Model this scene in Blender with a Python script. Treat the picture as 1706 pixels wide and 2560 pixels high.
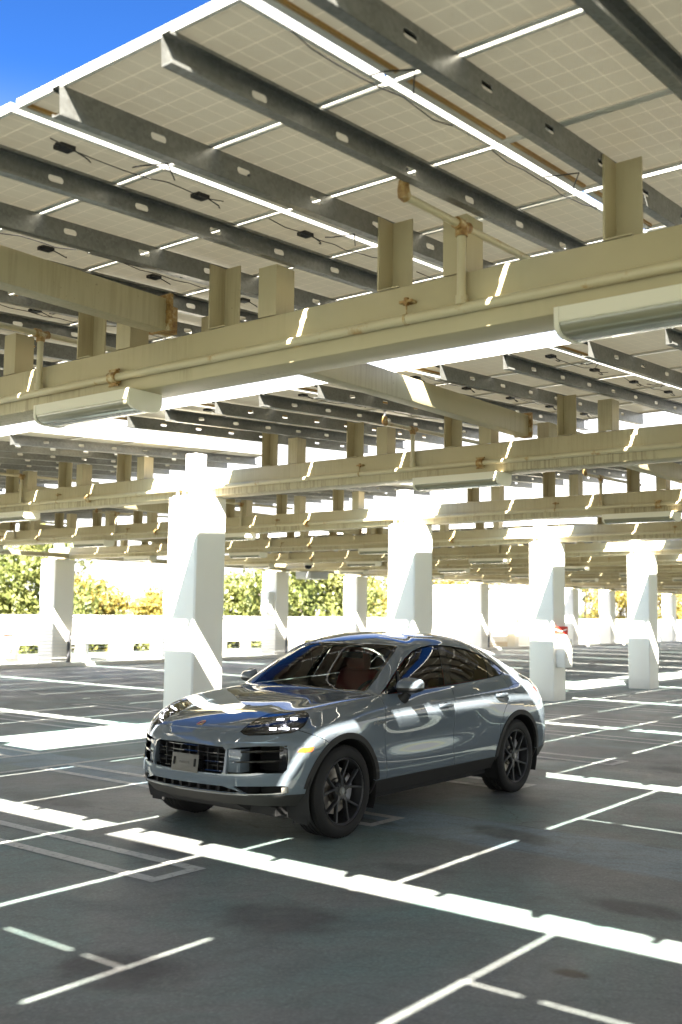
import bpy, bmesh, math, random
import numpy as np
from mathutils import Vector, Matrix, Euler
from mathutils.bvhtree import BVHTree
from mathutils.geometry import tessellate_polygon

for _o in list(bpy.data.objects):
    bpy.data.objects.remove(_o, do_unlink=True)
S = bpy.context.scene
COL = S.collection
R = math.radians
rnd = random.Random(7)

# ------------------------------------------------------------------ camera
cam_d = bpy.data.cameras.new('camera')
cam = bpy.data.objects.new('camera', cam_d)
COL.objects.link(cam)
S.camera = cam
YAW, PITCH, ROLL, CAMH, FPX = 0.6733, 0.0961, 0.0137, 1.8448, 2596.5
_d = Vector((math.cos(PITCH) * math.cos(YAW), math.cos(PITCH) * math.sin(YAW), math.sin(PITCH)))
_r = Vector((math.sin(YAW), -math.cos(YAW), 0.0))
_u = _r.cross(_d)
_r2 = math.cos(ROLL) * _r + math.sin(ROLL) * _u
_u2 = -math.sin(ROLL) * _r + math.cos(ROLL) * _u
cam.matrix_world = Matrix(((_r2.x, _u2.x, -_d.x, 0.0), (_r2.y, _u2.y, -_d.y, 0.0),
                           (_r2.z, _u2.z, -_d.z, CAMH), (0, 0, 0, 1)))
cam_d.sensor_fit = 'VERTICAL'
cam_d.sensor_height = 36.0
cam_d.lens = FPX / 2560.0 * 36.0
cam_d.clip_start = 0.05
cam_d.clip_end = 6000.0
cam_d.dof.use_dof = True
cam_d.dof.focus_distance = 9.3
cam_d.dof.aperture_fstop = 2.0

# ------------------------------------------------------------------ sun and sky
SX, SY = 0.815, 0.40                       # ground shift of a shadow per metre of height
SUN_DIR = Vector((-SX, -SY, 1.0)).normalized()      # towards the sun
SUN_EL = math.asin(SUN_DIR.z)
SUN_AZ = math.atan2(SUN_DIR.x, SUN_DIR.y)  # clockwise from +Y
world = bpy.data.worlds.new('World')
S.world = world
world.use_nodes = True
wn = world.node_tree.nodes
wl = world.node_tree.links
wn.clear()
_sky = wn.new('ShaderNodeTexSky')
_sky.sky_type = 'NISHITA'
_sky.sun_disc = False
_sky.sun_elevation = SUN_EL
_sky.sun_rotation = SUN_AZ
_sky.altitude = 50.0
_sky.air_density = 0.5
_sky.dust_density = 1.0
_sky.ozone_density = 2.5
_bg = wn.new('ShaderNodeBackground')
_bg.inputs['Strength'].default_value = 0.115
_wo = wn.new('ShaderNodeOutputWorld')
_sc = wn.new('ShaderNodeVectorMath')          # deepen the blue evenly over the whole dome
_sc.operation = 'SCALE'
_sc.inputs['Scale'].default_value = 0.355
_gm = wn.new('ShaderNodeGamma')
_gm.inputs['Gamma'].default_value = 1.7
wl.new(_sky.outputs[0], _sc.inputs[0])
wl.new(_sc.outputs[0], _gm.inputs[0])
_bal = wn.new('ShaderNodeMix')                # colour balance of the blue, and the pale veil low over the horizon all round
_bal.data_type = 'RGBA'
_bal.blend_type = 'MULTIPLY'
_bal.inputs[0].default_value = 1.0
_bal.inputs[7].default_value = (0.62, 0.98, 1.0, 1)
_tc = wn.new('ShaderNodeTexCoord')
_sp = wn.new('ShaderNodeSeparateXYZ')
_rp = wn.new('ShaderNodeValToRGB')
_rp.color_ramp.interpolation = 'EASE'
_rp.color_ramp.elements[0].position = 0.16
_rp.color_ramp.elements[0].color = (1, 1, 1, 1)
_rp.color_ramp.elements[1].position = 0.47
_rp.color_ramp.elements[1].color = (0, 0, 0, 1)
_vl = wn.new('ShaderNodeMix')
_vl.data_type = 'RGBA'
_vl.inputs[7].default_value = (1.35, 1.36, 1.34, 1)
wl.new(_gm.outputs[0], _bal.inputs[6])
wl.new(_tc.outputs['Generated'], _sp.inputs[0])
wl.new(_sp.outputs[2], _rp.inputs[0])
wl.new(_rp.outputs[0], _vl.inputs[0])
wl.new(_bal.outputs[2], _vl.inputs[6])
wl.new(_vl.outputs[2], _bg.inputs[0])
wl.new(_bg.outputs[0], _wo.inputs[0])

sun_d = bpy.data.lights.new('sun', 'SUN')
sun_d.energy = 5.0
sun_d.angle = R(0.53)
sun_d.color = (1.0, 0.945, 0.84)
sun = bpy.data.objects.new('sun', sun_d)
sun.rotation_euler = SUN_DIR.to_track_quat('Z', 'Y').to_euler()
sun.location = (0, 0, 60)
COL.objects.link(sun)

S.view_settings.view_transform = 'Standard'
S.view_settings.look = 'None'
S.view_settings.exposure = 3.95
S.view_settings.gamma = 1.0
S.view_settings.use_curve_mapping = False
S.render.engine = 'CYCLES'
S.cycles.max_bounces = 10
S.cycles.diffuse_bounces = 5
S.cycles.glossy_bounces = 4
S.cycles.transmission_bounces = 6
S.cycles.transparent_max_bounces = 12
S.cycles.caustics_reflective = False
S.cycles.caustics_refractive = False
S.cycles.use_denoising = True


# ------------------------------------------------------------------ helpers
def link(o, parent=None):
    COL.objects.link(o)
    if parent is not None:
        o.parent = parent
    return o


def tag(o, label=None, cat=None, group=None, kind=None):
    if label:
        o['label'] = label
    if cat:
        o['category'] = cat
    if group:
        o['group'] = group
    if kind:
        o['kind'] = kind
    return o


def empty(name, loc=(0, 0, 0), rot=(0, 0, 0)):
    o = bpy.data.objects.new(name, None)
    o.location = loc
    o.rotation_euler = rot
    o.empty_display_size = 0.2
    COL.objects.link(o)
    return o


class MB:
    """collects geometry for one mesh"""

    def __init__(self):
        self.v = []
        self.f = []
        self.m = []

    def add(self, vs, fs, mi=0):
        b = len(self.v)
        self.v += [tuple(p) for p in vs]
        self.f += [tuple(i + b for i in f) for f in fs]
        self.m += [mi] * len(fs)
        return self

    def box(self, lo, hi, mi=0):
        x0, y0, z0 = lo
        x1, y1, z1 = hi
        vs = [(x0, y0, z0), (x1, y0, z0), (x1, y1, z0), (x0, y1, z0), (x0, y0, z1), (x1, y0, z1), (x1, y1, z1), (x0, y1, z1)]
        fs = [(3, 2, 1, 0), (4, 5, 6, 7), (0, 1, 5, 4), (1, 2, 6, 5), (2, 3, 7, 6), (3, 0, 4, 7)]
        return self.add(vs, fs, mi)

    def prism(self, poly, axis, a0, a1, mi=0, caps=True):
        """poly: 2d points in the two remaining axes (cyclic order), extruded along axis"""
        n = len(poly)

        def p3(q, a):
            if axis == 0:
                return (a, q[0], q[1])
            if axis == 1:
                return (q[0], a, q[1])
            return (q[0], q[1], a)
        vs = [p3(q, a0) for q in poly] + [p3(q, a1) for q in poly]
        fs = [(i, (i + 1) % n, n + (i + 1) % n, n + i) for i in range(n)]
        if caps:
            fs += [tuple(range(n))[::-1], tuple(range(n, 2 * n))]
        return self.add(vs, fs, mi)

    def tube(self, pts, r, n=10, mi=0, caps=True):
        pts = [Vector(p) for p in pts]
        rs = r if isinstance(r, (list, tuple)) else [r] * len(pts)
        vs, fs = [], []
        up = None
        for i, p in enumerate(pts):
            t = (pts[min(i + 1, len(pts) - 1)] - pts[max(i - 1, 0)]).normalized()
            if up is None:
                up = Vector((0, 0, 1)) if abs(t.z) < 0.9 else Vector((1, 0, 0))
            a = t.cross(up)
            if a.length < 1e-6:
                a = t.orthogonal()
            a.normalize()
            b = a.cross(t).normalized()
            up = b
            for k in range(n):
                an = 2 * math.pi * k / n
                vs.append(p + (a * math.cos(an) + b * math.sin(an)) * rs[i])
        for i in range(len(pts) - 1):
            for k in range(n):
                fs.append((i * n + k, i * n + (k + 1) % n, (i + 1) * n + (k + 1) % n, (i + 1) * n + k))
        if caps:
            fs.append(tuple(range(n))[::-1])
            fs.append(tuple(range((len(pts) - 1) * n, len(pts) * n)))
        return self.add(vs, fs, mi)

    def lathe(self, prof, n=48, mi=0, axis='y', origin=(0, 0, 0), a0=0.0, a1=2 * math.pi):
        """prof: (radius, offset along axis)"""
        full = abs(a1 - a0 - 2 * math.pi) < 1e-6
        m = n if full else n + 1
        vs, fs = [], []
        for (r, h) in prof:
            for k in range(m):
                a = a0 + (a1 - a0) * k / n
                c, s = r * math.cos(a), r * math.sin(a)
                if axis == 'y':
                    q = (c, h, s)
                elif axis == 'x':
                    q = (h, c, s)
                else:
                    q = (c, s, h)
                vs.append((q[0] + origin[0], q[1] + origin[1], q[2] + origin[2]))
        for i in range(len(prof) - 1):
            for k in range(n):
                k2 = (k + 1) % m
                fs.append((i * m + k, i * m + k2, (i + 1) * m + k2, (i + 1) * m + k))
        return self.add(vs, fs, mi)

    def mesh(self, name, mats, smooth=None, bevel=None, recalc=True):
        me = bpy.data.meshes.new(name)
        me.from_pydata(self.v, [], self.f)
        for mt in (mats if isinstance(mats, (list, tuple)) else [mats]):
            me.materials.append(mt)
        me.polygons.foreach_set('material_index', self.m)
        if recalc or bevel:
            bm = bmesh.new()
            bm.from_mesh(me)
            if bevel:
                es = [e for e in bm.edges if len(e.link_faces) == 2 and e.calc_face_angle(0) > R(28)]
                bmesh.ops.bevel(bm, geom=es, offset=bevel, segments=2, affect='EDGES', profile=0.5, clamp_overlap=True)
            if recalc:
                bmesh.ops.recalc_face_normals(bm, faces=bm.faces)
            bm.to_mesh(me)
            bm.free()
        if smooth is not None:
            shade(me, smooth)
        return me

    def build(self, name, mats, parent=None, smooth=None, bevel=None, recalc=True):
        me = self.mesh(name, mats, smooth, bevel, recalc)
        o = bpy.data.objects.new(name, me)
        return link(o, parent)


def shade(me, deg):
    me.polygons.foreach_set('use_smooth', [True] * len(me.polygons))
    me.set_sharp_from_angle(angle=R(deg))


def inst(o, parent=None, loc=None, rot=None):
    """copy of one object that shares its mesh"""
    c = o.copy()
    COL.objects.link(c)
    c.parent = parent
    if loc is not None:
        c.location = loc
    if rot is not None:
        c.rotation_euler = rot
    return c


def put(name, me, parent=None, loc=(0, 0, 0), rot=(0, 0, 0)):
    o = bpy.data.objects.new(name, me)
    o.location = loc
    o.rotation_euler = rot
    return link(o, parent)


# ------------------------------------------------------------------ materials
def mat(name, base=(0.5, 0.5, 0.5), rough=0.5, metal=0.0, **kw):
    m = bpy.data.materials.new(name)
    m.use_nodes = True
    b = m.node_tree.nodes['Principled BSDF']
    b.inputs['Base Color'].default_value = (*base, 1)
    b.inputs['Roughness'].default_value = rough
    b.inputs['Metallic'].default_value = metal
    for k, v in kw.items():
        b.inputs[k.replace('_', ' ')].default_value = v
    return m


class NT:
    def __init__(self, m):
        self.t = m.node_tree
        self.b = self.t.nodes['Principled BSDF']

    def n(self, typ, **kw):
        x = self.t.nodes.new('ShaderNode' + typ)
        for k, v in kw.items():
            if hasattr(x, k):
                setattr(x, k, v)
            else:
                x.inputs[k.replace('_', ' ')].default_value = v
        return x

    def l(self, a, b):
        self.t.links.new(a, b)

    def coord(self, which='Object', scale=(1, 1, 1), loc=(0, 0, 0), rot=(0, 0, 0)):
        c = self.n('TexCoord')
        mp = self.n('Mapping')
        mp.inputs['Scale'].default_value = scale
        mp.inputs['Location'].default_value = loc
        mp.inputs['Rotation'].default_value = rot
        if which == 'World':
            g = self.n('NewGeometry')
            self.l(g.outputs['Position'], mp.inputs[0])
        else:
            self.l(c.outputs[which], mp.inputs[0])
        return mp.outputs[0]

    def noise(self, vec, scale, detail=4, rough=0.6, dist=0.0):
        x = self.n('TexNoise')
        x.inputs['Scale'].default_value = scale
        x.inputs['Detail'].default_value = detail
        x.inputs['Roughness'].default_value = rough
        x.inputs['Distortion'].default_value = dist
        self.l(vec, x.inputs['Vector'])
        return x.outputs['Fac']

    def ramp(self, fac, stops, interp='LINEAR'):
        x = self.n('ValToRGB')
        x.color_ramp.interpolation = interp
        el = x.color_ramp.elements
        while len(el) > 1:
            el.remove(el[-1])
        for i, (p, c) in enumerate(stops):
            e = el[0] if i == 0 else el.new(p)
            e.position = p
            e.color = (*c, 1) if len(c) == 3 else c
        self.l(fac, x.inputs[0])
        return x.outputs[0]

    def mix(self, fac, a, b, blend='MIX'):
        x = self.n('Mix', data_type='RGBA', blend_type=blend)
        for sock, val in ((x.inputs[0], fac), (x.inputs[6], a), (x.inputs[7], b)):
            if hasattr(val, 'is_output'):
                self.l(val, sock)
            elif isinstance(val, (int, float)):
                sock.default_value = val
            else:
                sock.default_value = (*val, 1)
        return x.outputs[2]

    def math(self, op, a, b=0.0, c=0.0, clamp=False):
        x = self.n('Math', operation=op, use_clamp=clamp)
        for i, val in enumerate((a, b, c)):
            if hasattr(val, 'is_output'):
                self.l(val, x.inputs[i])
            else:
                x.inputs[i].default_value = val
        return x.outputs[0]

    def bump(self, h, strength=0.3, dist=0.01):
        x = self.n('Bump')
        x.inputs['Strength'].default_value = strength
        x.inputs['Distance'].default_value = dist
        self.l(h, x.inputs['Height'])
        self.l(x.outputs[0], self.b.inputs['Normal'])
        return x.outputs[0]

    def base(self, c):
        self.l(c, self.b.inputs['Base Color'])

    def rough(self, c):
        self.l(c, self.b.inputs['Roughness'])
# ------------------------------------------------------------------ site materials
def m_deck():
    m = mat('deck_coating', (0.089, 0.097, 0.089), .62)
    t = NT(m)
    p = t.coord('World')
    big = t.noise(p, .42, 4, .58, .9)
    mid = t.noise(p, 1.3, 5, .62, .8)
    fine = t.noise(p, 46.0, 5, .7)
    grit = t.noise(p, 190.0, 3, .6)
    col = t.ramp(big, [(.36, (0.131, 0.128, 0.123)), (.46, (0.124, 0.132, 0.126)), (.53, (0.104, 0.140, 0.129)), (.64, (0.088, 0.148, 0.139))])
    col = t.mix(t.math('MULTIPLY', t.ramp(mid, [(.40, (0, 0, 0)), (.62, (1, 1, 1))]), .55), col, (0.135, 0.144, 0.137))
    # bluish repaired strip along the expansion joint
    sx = t.n('SeparateXYZ')
    t.l(p, sx.inputs[0])
    wob = t.math('MULTIPLY', t.math('SUBTRACT', t.noise(p, .9, 3), .5), .22)
    x = t.math('ADD', sx.outputs[0], wob)
    per = t.math('SUBTRACT', x, 7.85)
    ad = t.math('ABSOLUTE', per)
    strip = t.ramp(ad, [(.40, (1, 1, 1)), (.52, (0, 0, 0))])
    col = t.mix(t.math('MULTIPLY', strip, .85), col, (0.129, 0.180, 0.208))
    # dark cracks beside the joint
    for c0, w in ((7.46, .010), (8.30, .012), (13.05, .008)):
        dd = t.math('ABSOLUTE', t.math('SUBTRACT', t.math('ADD', sx.outputs[0], t.math('MULTIPLY', t.math('SUBTRACT', t.noise(p, 2.3, 4), .5), .12)), c0))
        ln = t.ramp(dd, [(w * .4, (1, 1, 1)), (w, (0, 0, 0))])
        gap = t.ramp(t.noise(p, 1.7, 2), [(.42, (0, 0, 0)), (.56, (1, 1, 1))])
        col = t.mix(t.math('MULTIPLY', t.math('MULTIPLY', ln, gap), .7), col, (.03, .03, .032))
    # stains and tyre scuffs with a place of their own: x, y, half length, half width, angle, colour, strength
    for (cx, cy, a, b, an, c, s) in STAINS:
        mp = t.n('Mapping', vector_type='TEXTURE')
        mp.inputs['Location'].default_value = (cx, cy, 0)
        mp.inputs['Rotation'].default_value = (0, 0, an)
        mp.inputs['Scale'].default_value = (a, b, 1)
        t.l(p, mp.inputs[0])
        ln = t.n('VectorMath', operation='LENGTH')
        sp = t.n('VectorMath', operation='MULTIPLY')
        sp.inputs[1].default_value = (1, 1, 0)
        t.l(mp.outputs[0], sp.inputs[0])
        t.l(sp.outputs[0], ln.inputs[0])
        d = t.math('ADD', ln.outputs['Value'], t.math('MULTIPLY', t.math('SUBTRACT', t.noise(p, 3.5, 5, .65), .5), 1.1))
        k = t.ramp(d, [(.42, (1, 1, 1)), (1.12, (0, 0, 0))], 'EASE')
        col = t.mix(t.math('MULTIPLY', k, s), col, c)
    worn = t.ramp(t.noise(p, .6, 6, .72, 1.5), [(.52, (0, 0, 0)), (.66, (1, 1, 1))])
    col = t.mix(t.math('MULTIPLY', worn, .40), col, (0.153, 0.182, 0.170))
    dirt = t.ramp(t.noise(t.coord('World', (1, 1, 1), (31, 7, 0)), .8, 5, .66, 1.0), [(.52, (0, 0, 0)), (.68, (1, 1, 1))])
    col = t.mix(t.math('MULTIPLY', dirt, .55), col, (0.078, 0.080, 0.077))
    swirl = t.n('TexWave', wave_type='RINGS', rings_direction='Z')
    swirl.inputs['Scale'].default_value = 1.6
    swirl.inputs['Distortion'].default_value = 14.0
    swirl.inputs['Detail'].default_value = 4.0
    swirl.inputs['Detail Scale'].default_value = 1.3
    t.l(p, swirl.inputs['Vector'])
    sk = t.ramp(swirl.outputs['Fac'], [(.0, (1, 1, 1)), (.16, (0, 0, 0))])
    col = t.mix(t.math('MULTIPLY', sk, .30), col, (0.067, 0.074, 0.071))
    sm = t.ramp(t.noise(p, .62, 5, .7, 1.2), [(.60, (0, 0, 0)), (.74, (1, 1, 1))])
    col = t.mix(t.math('MULTIPLY', sm, .55), col, (0.067, 0.070, 0.058))
    col = t.mix(.30, col, t.ramp(fine, [(.34, (0.166, 0.186, 0.187)), (.66, (.84, .84, .84))]), 'OVERLAY')
    agg = t.n('TexVoronoi', feature='F1')
    agg.inputs['Scale'].default_value = 62
    t.l(p, agg.inputs['Vector'])
    ag = t.n('SeparateColor')
    t.l(agg.outputs['Color'], ag.inputs[0])
    col = t.mix(.22, col, t.ramp(ag.outputs[0], [(0, (.22, .22, .22)), (.8, (.55, .55, .55)), (1, (.9, .9, .9))]), 'OVERLAY')
    ck = t.n('TexVoronoi', feature='DISTANCE_TO_EDGE')
    ck.inputs['Scale'].default_value = .34
    wv = t.n('VectorMath', operation='ADD')
    nz = t.n('TexNoise')
    nz.inputs['Scale'].default_value = 2.2
    nz.inputs['Detail'].default_value = 6
    t.l(p, nz.inputs['Vector'])
    ws = t.n('VectorMath', operation='SCALE')
    ws.inputs['Scale'].default_value = .55
    t.l(nz.outputs['Color'], ws.inputs[0])
    t.l(p, wv.inputs[0])
    t.l(ws.outputs[0], wv.inputs[1])
    t.l(wv.outputs[0], ck.inputs['Vector'])
    hair = t.ramp(ck.outputs['Distance'], [(.0012, (1, 1, 1)), (.0035, (0, 0, 0))])
    brk = t.ramp(t.noise(p, .55, 3), [(.50, (0, 0, 0)), (.60, (1, 1, 1))])
    col = t.mix(t.math('MULTIPLY', t.math('MULTIPLY', hair, brk), .7), col, (.03, .03, .03))
    spk = t.ramp(t.noise(p, 120, 2, .5), [(.28, (1, 1, 1)), (.34, (0, 0, 0))])
    col = t.mix(t.math('MULTIPLY', spk, .35), col, (.03, .03, .03))
    t.base(col)
    t.rough(t.ramp(mid, [(.3, (.52, .52, .52)), (.7, (.72, .72, .72))]))
    t.bump(t.math('ADD', t.math('MULTIPLY', fine, .6), t.math('MULTIPLY', grit, .5)), .35, .004)
    return m


STAINS = [(4.85, 4.32, .42, .52, .3, (.030, .027, .027), .85), (3.62, 4.32, .38, .46, 0, (.026, .024, .024), .88), (5.12, 2.52, .085, .13, .2, (.040, .024, .006), .95),
          (6.50, 2.72, .22, .50, 0, (.036, .034, .033), .8), (6.42, 4.40, .18, .40, .3, (.048, .045, .044), .7), (7.92, 4.42, .24, .62, -.25, (.032, .038, .038), .88),
          (11.2, 6.0, .40, .8, 0, (.035, .034, .034), .7), (7.55, 5.75, .16, .5, .1, (.035, .036, .036), .8), (6.3, 8.6, .30, .8, 0, (.040, .037, .035), .7),
          (9.4, 5.2, .4, .6, .3, (.045, .042, .042), .6), (16.0, 16.5, .5, 1.6, 0, (.045, .044, .044), .7), (17.8, 21.0, .5, 1.8, 0, (.045, .044, .044), .7),
          (14.6, 18.5, .4, 1.5, 0, (.045, .044, .044), .6), (5.6, 6.6, .25, .9, .1, (.04, .038, .037), .6), (12.6, 4.6, .3, .7, 0, (.04, .04, .04), .6)]


def m_paint_line():
    m = mat('worn_white_road_paint', (.30, .30, .29), .6)
    t = NT(m)
    p = t.coord('World')
    w = t.noise(p, 22, 5, .75)
    col = t.ramp(w, [(.34, (.13, .128, .12)), (.44, (.36, .355, .335)), (.7, (.46, .455, .43))])
    t.base(col)
    t.bump(w, .2, .003)
    return m


def m_white_wall(name='white_painted_concrete', c=(.86, .82, .745)):
    m = mat(name, c, .6)
    t = NT(m)
    p = t.coord('World')
    n = t.noise(p, 1.3, 4)
    sp = t.n('SeparateXYZ')
    t.l(p, sp.inputs[0])
    low = t.ramp(t.math('ADD', sp.outputs[2], t.math('MULTIPLY', t.noise(p, 5, 4), .3)), [(.12, (1, 1, 1)), (.42, (0, 0, 0))])
    col = t.mix(n, tuple(q * .965 for q in c), c)
    col = t.mix(t.math('MULTIPLY', low, .30), col, (.42, .38, .28))
    t.base(col)
    t.bump(t.noise(p, 60, 4), .12, .003)
    return m


def m_cream(name='cream_painted_steel', c=(.46, .385, .228), streak=True):
    m = mat(name, c, .48)
    t = NT(m)
    p = t.coord('World')
    n = t.noise(p, 1.6, 4, .6)
    col = t.mix(t.ramp(n, [(.3, (0, 0, 0)), (.7, (1, 1, 1))]), tuple(q * .92 for q in c), c)
    if streak:
        ps = t.coord('World', (30, 30, 1.6))
        s = t.noise(ps, 1.0, 4, .7)
        zone = t.noise(p, .9, 2)
        k = t.math('MULTIPLY', t.ramp(s, [(.46, (0, 0, 0)), (.62, (1, 1, 1))]), t.ramp(zone, [(.42, (0, 0, 0)), (.54, (1, 1, 1))]))
        sp = t.n('SeparateXYZ')
        t.l(p, sp.inputs[0])
        zz = t.ramp(sp.outputs[2], [(3.44, (.9, .9, .9)), (3.55, (1, 1, 1)), (3.57, (.25, .25, .25)), (3.80, (.35, .35, .35))])
        mr = t.n('MapRange')
        mr.inputs['From Min'].default_value = 3.44
        mr.inputs['From Max'].default_value = 3.80
        t.l(sp.outputs[2], mr.inputs[0])
        zz = t.ramp(mr.outputs[0], [(0, (.9, .9, .9)), (.30, (1, 1, 1)), (.36, (.22, .22, .22)), (1, (.30, .30, .30))])
        col = t.mix(t.math('MULTIPLY', t.math('MULTIPLY', k, zz), .8), col, (.22, .165, .085))
        sp2 = t.ramp(t.noise(p, 34, 3, .6), [(.66, (0, 0, 0)), (.74, (1, 1, 1))])
        col = t.mix(t.math('MULTIPLY', t.math('MULTIPLY', sp2, t.ramp(zone, [(.5, (0, 0, 0)), (.66, (1, 1, 1))])), .6), col, (.14, .10, .05))
    t.base(col)
    t.bump(t.noise(p, 25, 3), .06, .004)
    return m


def m_pipe():
    m = mat('cream_pipe_with_rust', (.52, .445, .28), .42)
    t = NT(m)
    p = t.coord('World')
    r = t.ramp(t.noise(p, 4.2, 5, .7), [(.60, (0, 0, 0)), (.70, (1, 1, 1))])
    col = t.mix(t.math('MULTIPLY', r, .85), (.52, .445, .28), t.ramp(t.noise(p, 18, 4), [(.35, (.30, .14, .03)), (.65, (.42, .24, .07))]))
    t.base(col)
    return m


def m_rusty():
    m = mat('rusty_pipe_fitting', (.45, .33, .15), .55)
    t = NT(m)
    p = t.coord('World')
    t.base(t.ramp(t.noise(p, 14, 5, .7), [(.36, (.20, .09, .02)), (.52, (.36, .22, .07)), (.64, (.52, .44, .27))]))
    return m


def m_galv():
    m = mat('galvanised_steel', (.36, .37, .36), .42, .55)
    t = NT(m)
    p = t.coord('World')
    v = t.n('TexVoronoi', feature='F1')
    v.inputs['Scale'].default_value = 55
    t.l(p, v.inputs['Vector'])
    n = t.noise(p, 2.2, 4, .65)
    col = t.mix(t.ramp(n, [(.35, (0, 0, 0)), (.65, (1, 1, 1))]), (.135, .135, .12), (.20, .195, .172))
    sep = t.n('SeparateColor')
    t.l(v.outputs['Color'], sep.inputs[0])
    col = t.mix(.16, col, t.ramp(sep.outputs[0], [(0, (.25, .25, .25)), (1, (.55, .56, .55))]))
    t.base(col)
    t.rough(t.ramp(sep.outputs[1], [(0, (.36, .36, .36)), (1, (.50, .50, .50))]))
    return m


def m_backsheet():
    """underside of a panel: opaque cells, with light seeping through the gaps between them"""
    m = mat('panel_backsheet', (.60, .57, .46), .5)
    t = NT(m)
    c = t.n('TexCoord')
    sp = t.n('SeparateXYZ')
    t.l(c.outputs['Object'], sp.inputs[0])

    def grid(o, n, size, w):
        u = t.math('MULTIPLY', t.math('ADD', sp.outputs[o], size / 2), n / size)
        f = t.math('ABSOLUTE', t.math('SUBTRACT', t.math('FRACT', u), .5))
        return t.math('GREATER_THAN', f, .5 - w)
    g = t.math('MAXIMUM', grid(0, 6, .87, .012), grid(1, 14, 1.40, .011))
    p = t.coord('World')
    n = t.noise(p, 3.0, 3)
    col = t.mix(n, (.325, .308, .235), (.372, .35, .265))
    col = t.mix(g, col, (.56, .50, .35))
    t.base(col)
    geo = t.n('NewGeometry')
    t.base(t.mix(geo.outputs['Backfacing'], col, (.012, .016, .035)))     # dark cells on the sunny side
    t.rough(t.math('SUBTRACT', .5, t.math('MULTIPLY', geo.outputs['Backfacing'], .42)))
    tl = t.n('BsdfTranslucent')
    tl.inputs[0].default_value = (.92, .82, .60, 1)
    mx = t.n('MixShader')
    out = [q for q in t.t.nodes if q.type == 'OUTPUT_MATERIAL'][0]
    t.l(t.math('ADD', t.math('MULTIPLY', g, .016), .0135), mx.inputs[0])
    t.l(t.b.outputs[0], mx.inputs[1])
    t.l(tl.outputs[0], mx.inputs[2])
    t.l(mx.outputs[0], out.inputs[0])
    return m


def m_leaf(name, c, c2):
    m = mat(name, c, .5)
    t = NT(m)
    oi = t.n('ObjectInfo')
    p = t.coord('World')
    n = t.noise(p, .55, 3)
    n2 = t.noise(p, 5.0, 2)
    col = t.mix(t.ramp(t.math('ADD', t.math('MULTIPLY', n, .6), t.math('MULTIPLY', n2, .4)), [(.38, (0, 0, 0)), (.62, (1, 1, 1))]), c, c2)
    t.base(col)
    tl = t.n('BsdfTranslucent')
    t.l(col, tl.inputs[0])
    mx = t.n('MixShader')
    mx.inputs[0].default_value = .45
    out = [q for q in t.t.nodes if q.type == 'OUTPUT_MATERIAL'][0]
    t.l(t.b.outputs[0], mx.inputs[1])
    t.l(tl.outputs[0], mx.inputs[2])
    t.l(mx.outputs[0], out.inputs[0])
    return m


M_DECK = m_deck()
M_LINE = m_paint_line()
M_WALL = m_white_wall()
M_CREAM = m_cream()
M_PIPE = m_pipe()
M_RUSTY = m_rusty()
M_GALV = m_galv()
M_BACK = m_backsheet()
M_FRAME = mat('panel_frame_aluminium', (.62, .60, .54), .4, .25)
M_FRAME_GLOW = mat('frame_flange_painted_glow', (.42, .24, .06), .4, .3)  # golden colour stands in for light glowing through the backsheet
M_TOPGLASS = mat('panel_glass', (.012, .016, .035), .08)
M_JBOX = mat('black_junction_box', (.012, .012, .013), .5)
M_FIXT = mat('white_light_housing', (.74, .68, .55), .4)
M_FLENS = mat('ribbed_light_lens', (.25, .23, .155), .2, Coat_Weight=.5)
M_BOLT = mat('white_bolt', (.7, .7, .68), .4)
M_SIGNR = mat('red_sign_paint', (.52, .035, .02), .4)
M_SIGNW = mat('white_sign_paint', (.80, .78, .74), .4)
M_TAN = mat('tan_stucco', (.62, .48, .30), .8)
M_BARK = mat('grey_bark', (.12, .10, .08), .9)
M_EARTH = mat('dry_ground', (.16, .17, .08), .9)
M_STEELW = mat('white_cable', (.72, .72, .70), .4)
M_POLE = mat('dark_grey_bollard', (.06, .06, .065), .5)
M_GREYBOX = mat('grey_speaker_case', (.38, .38, .37), .5)
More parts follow.
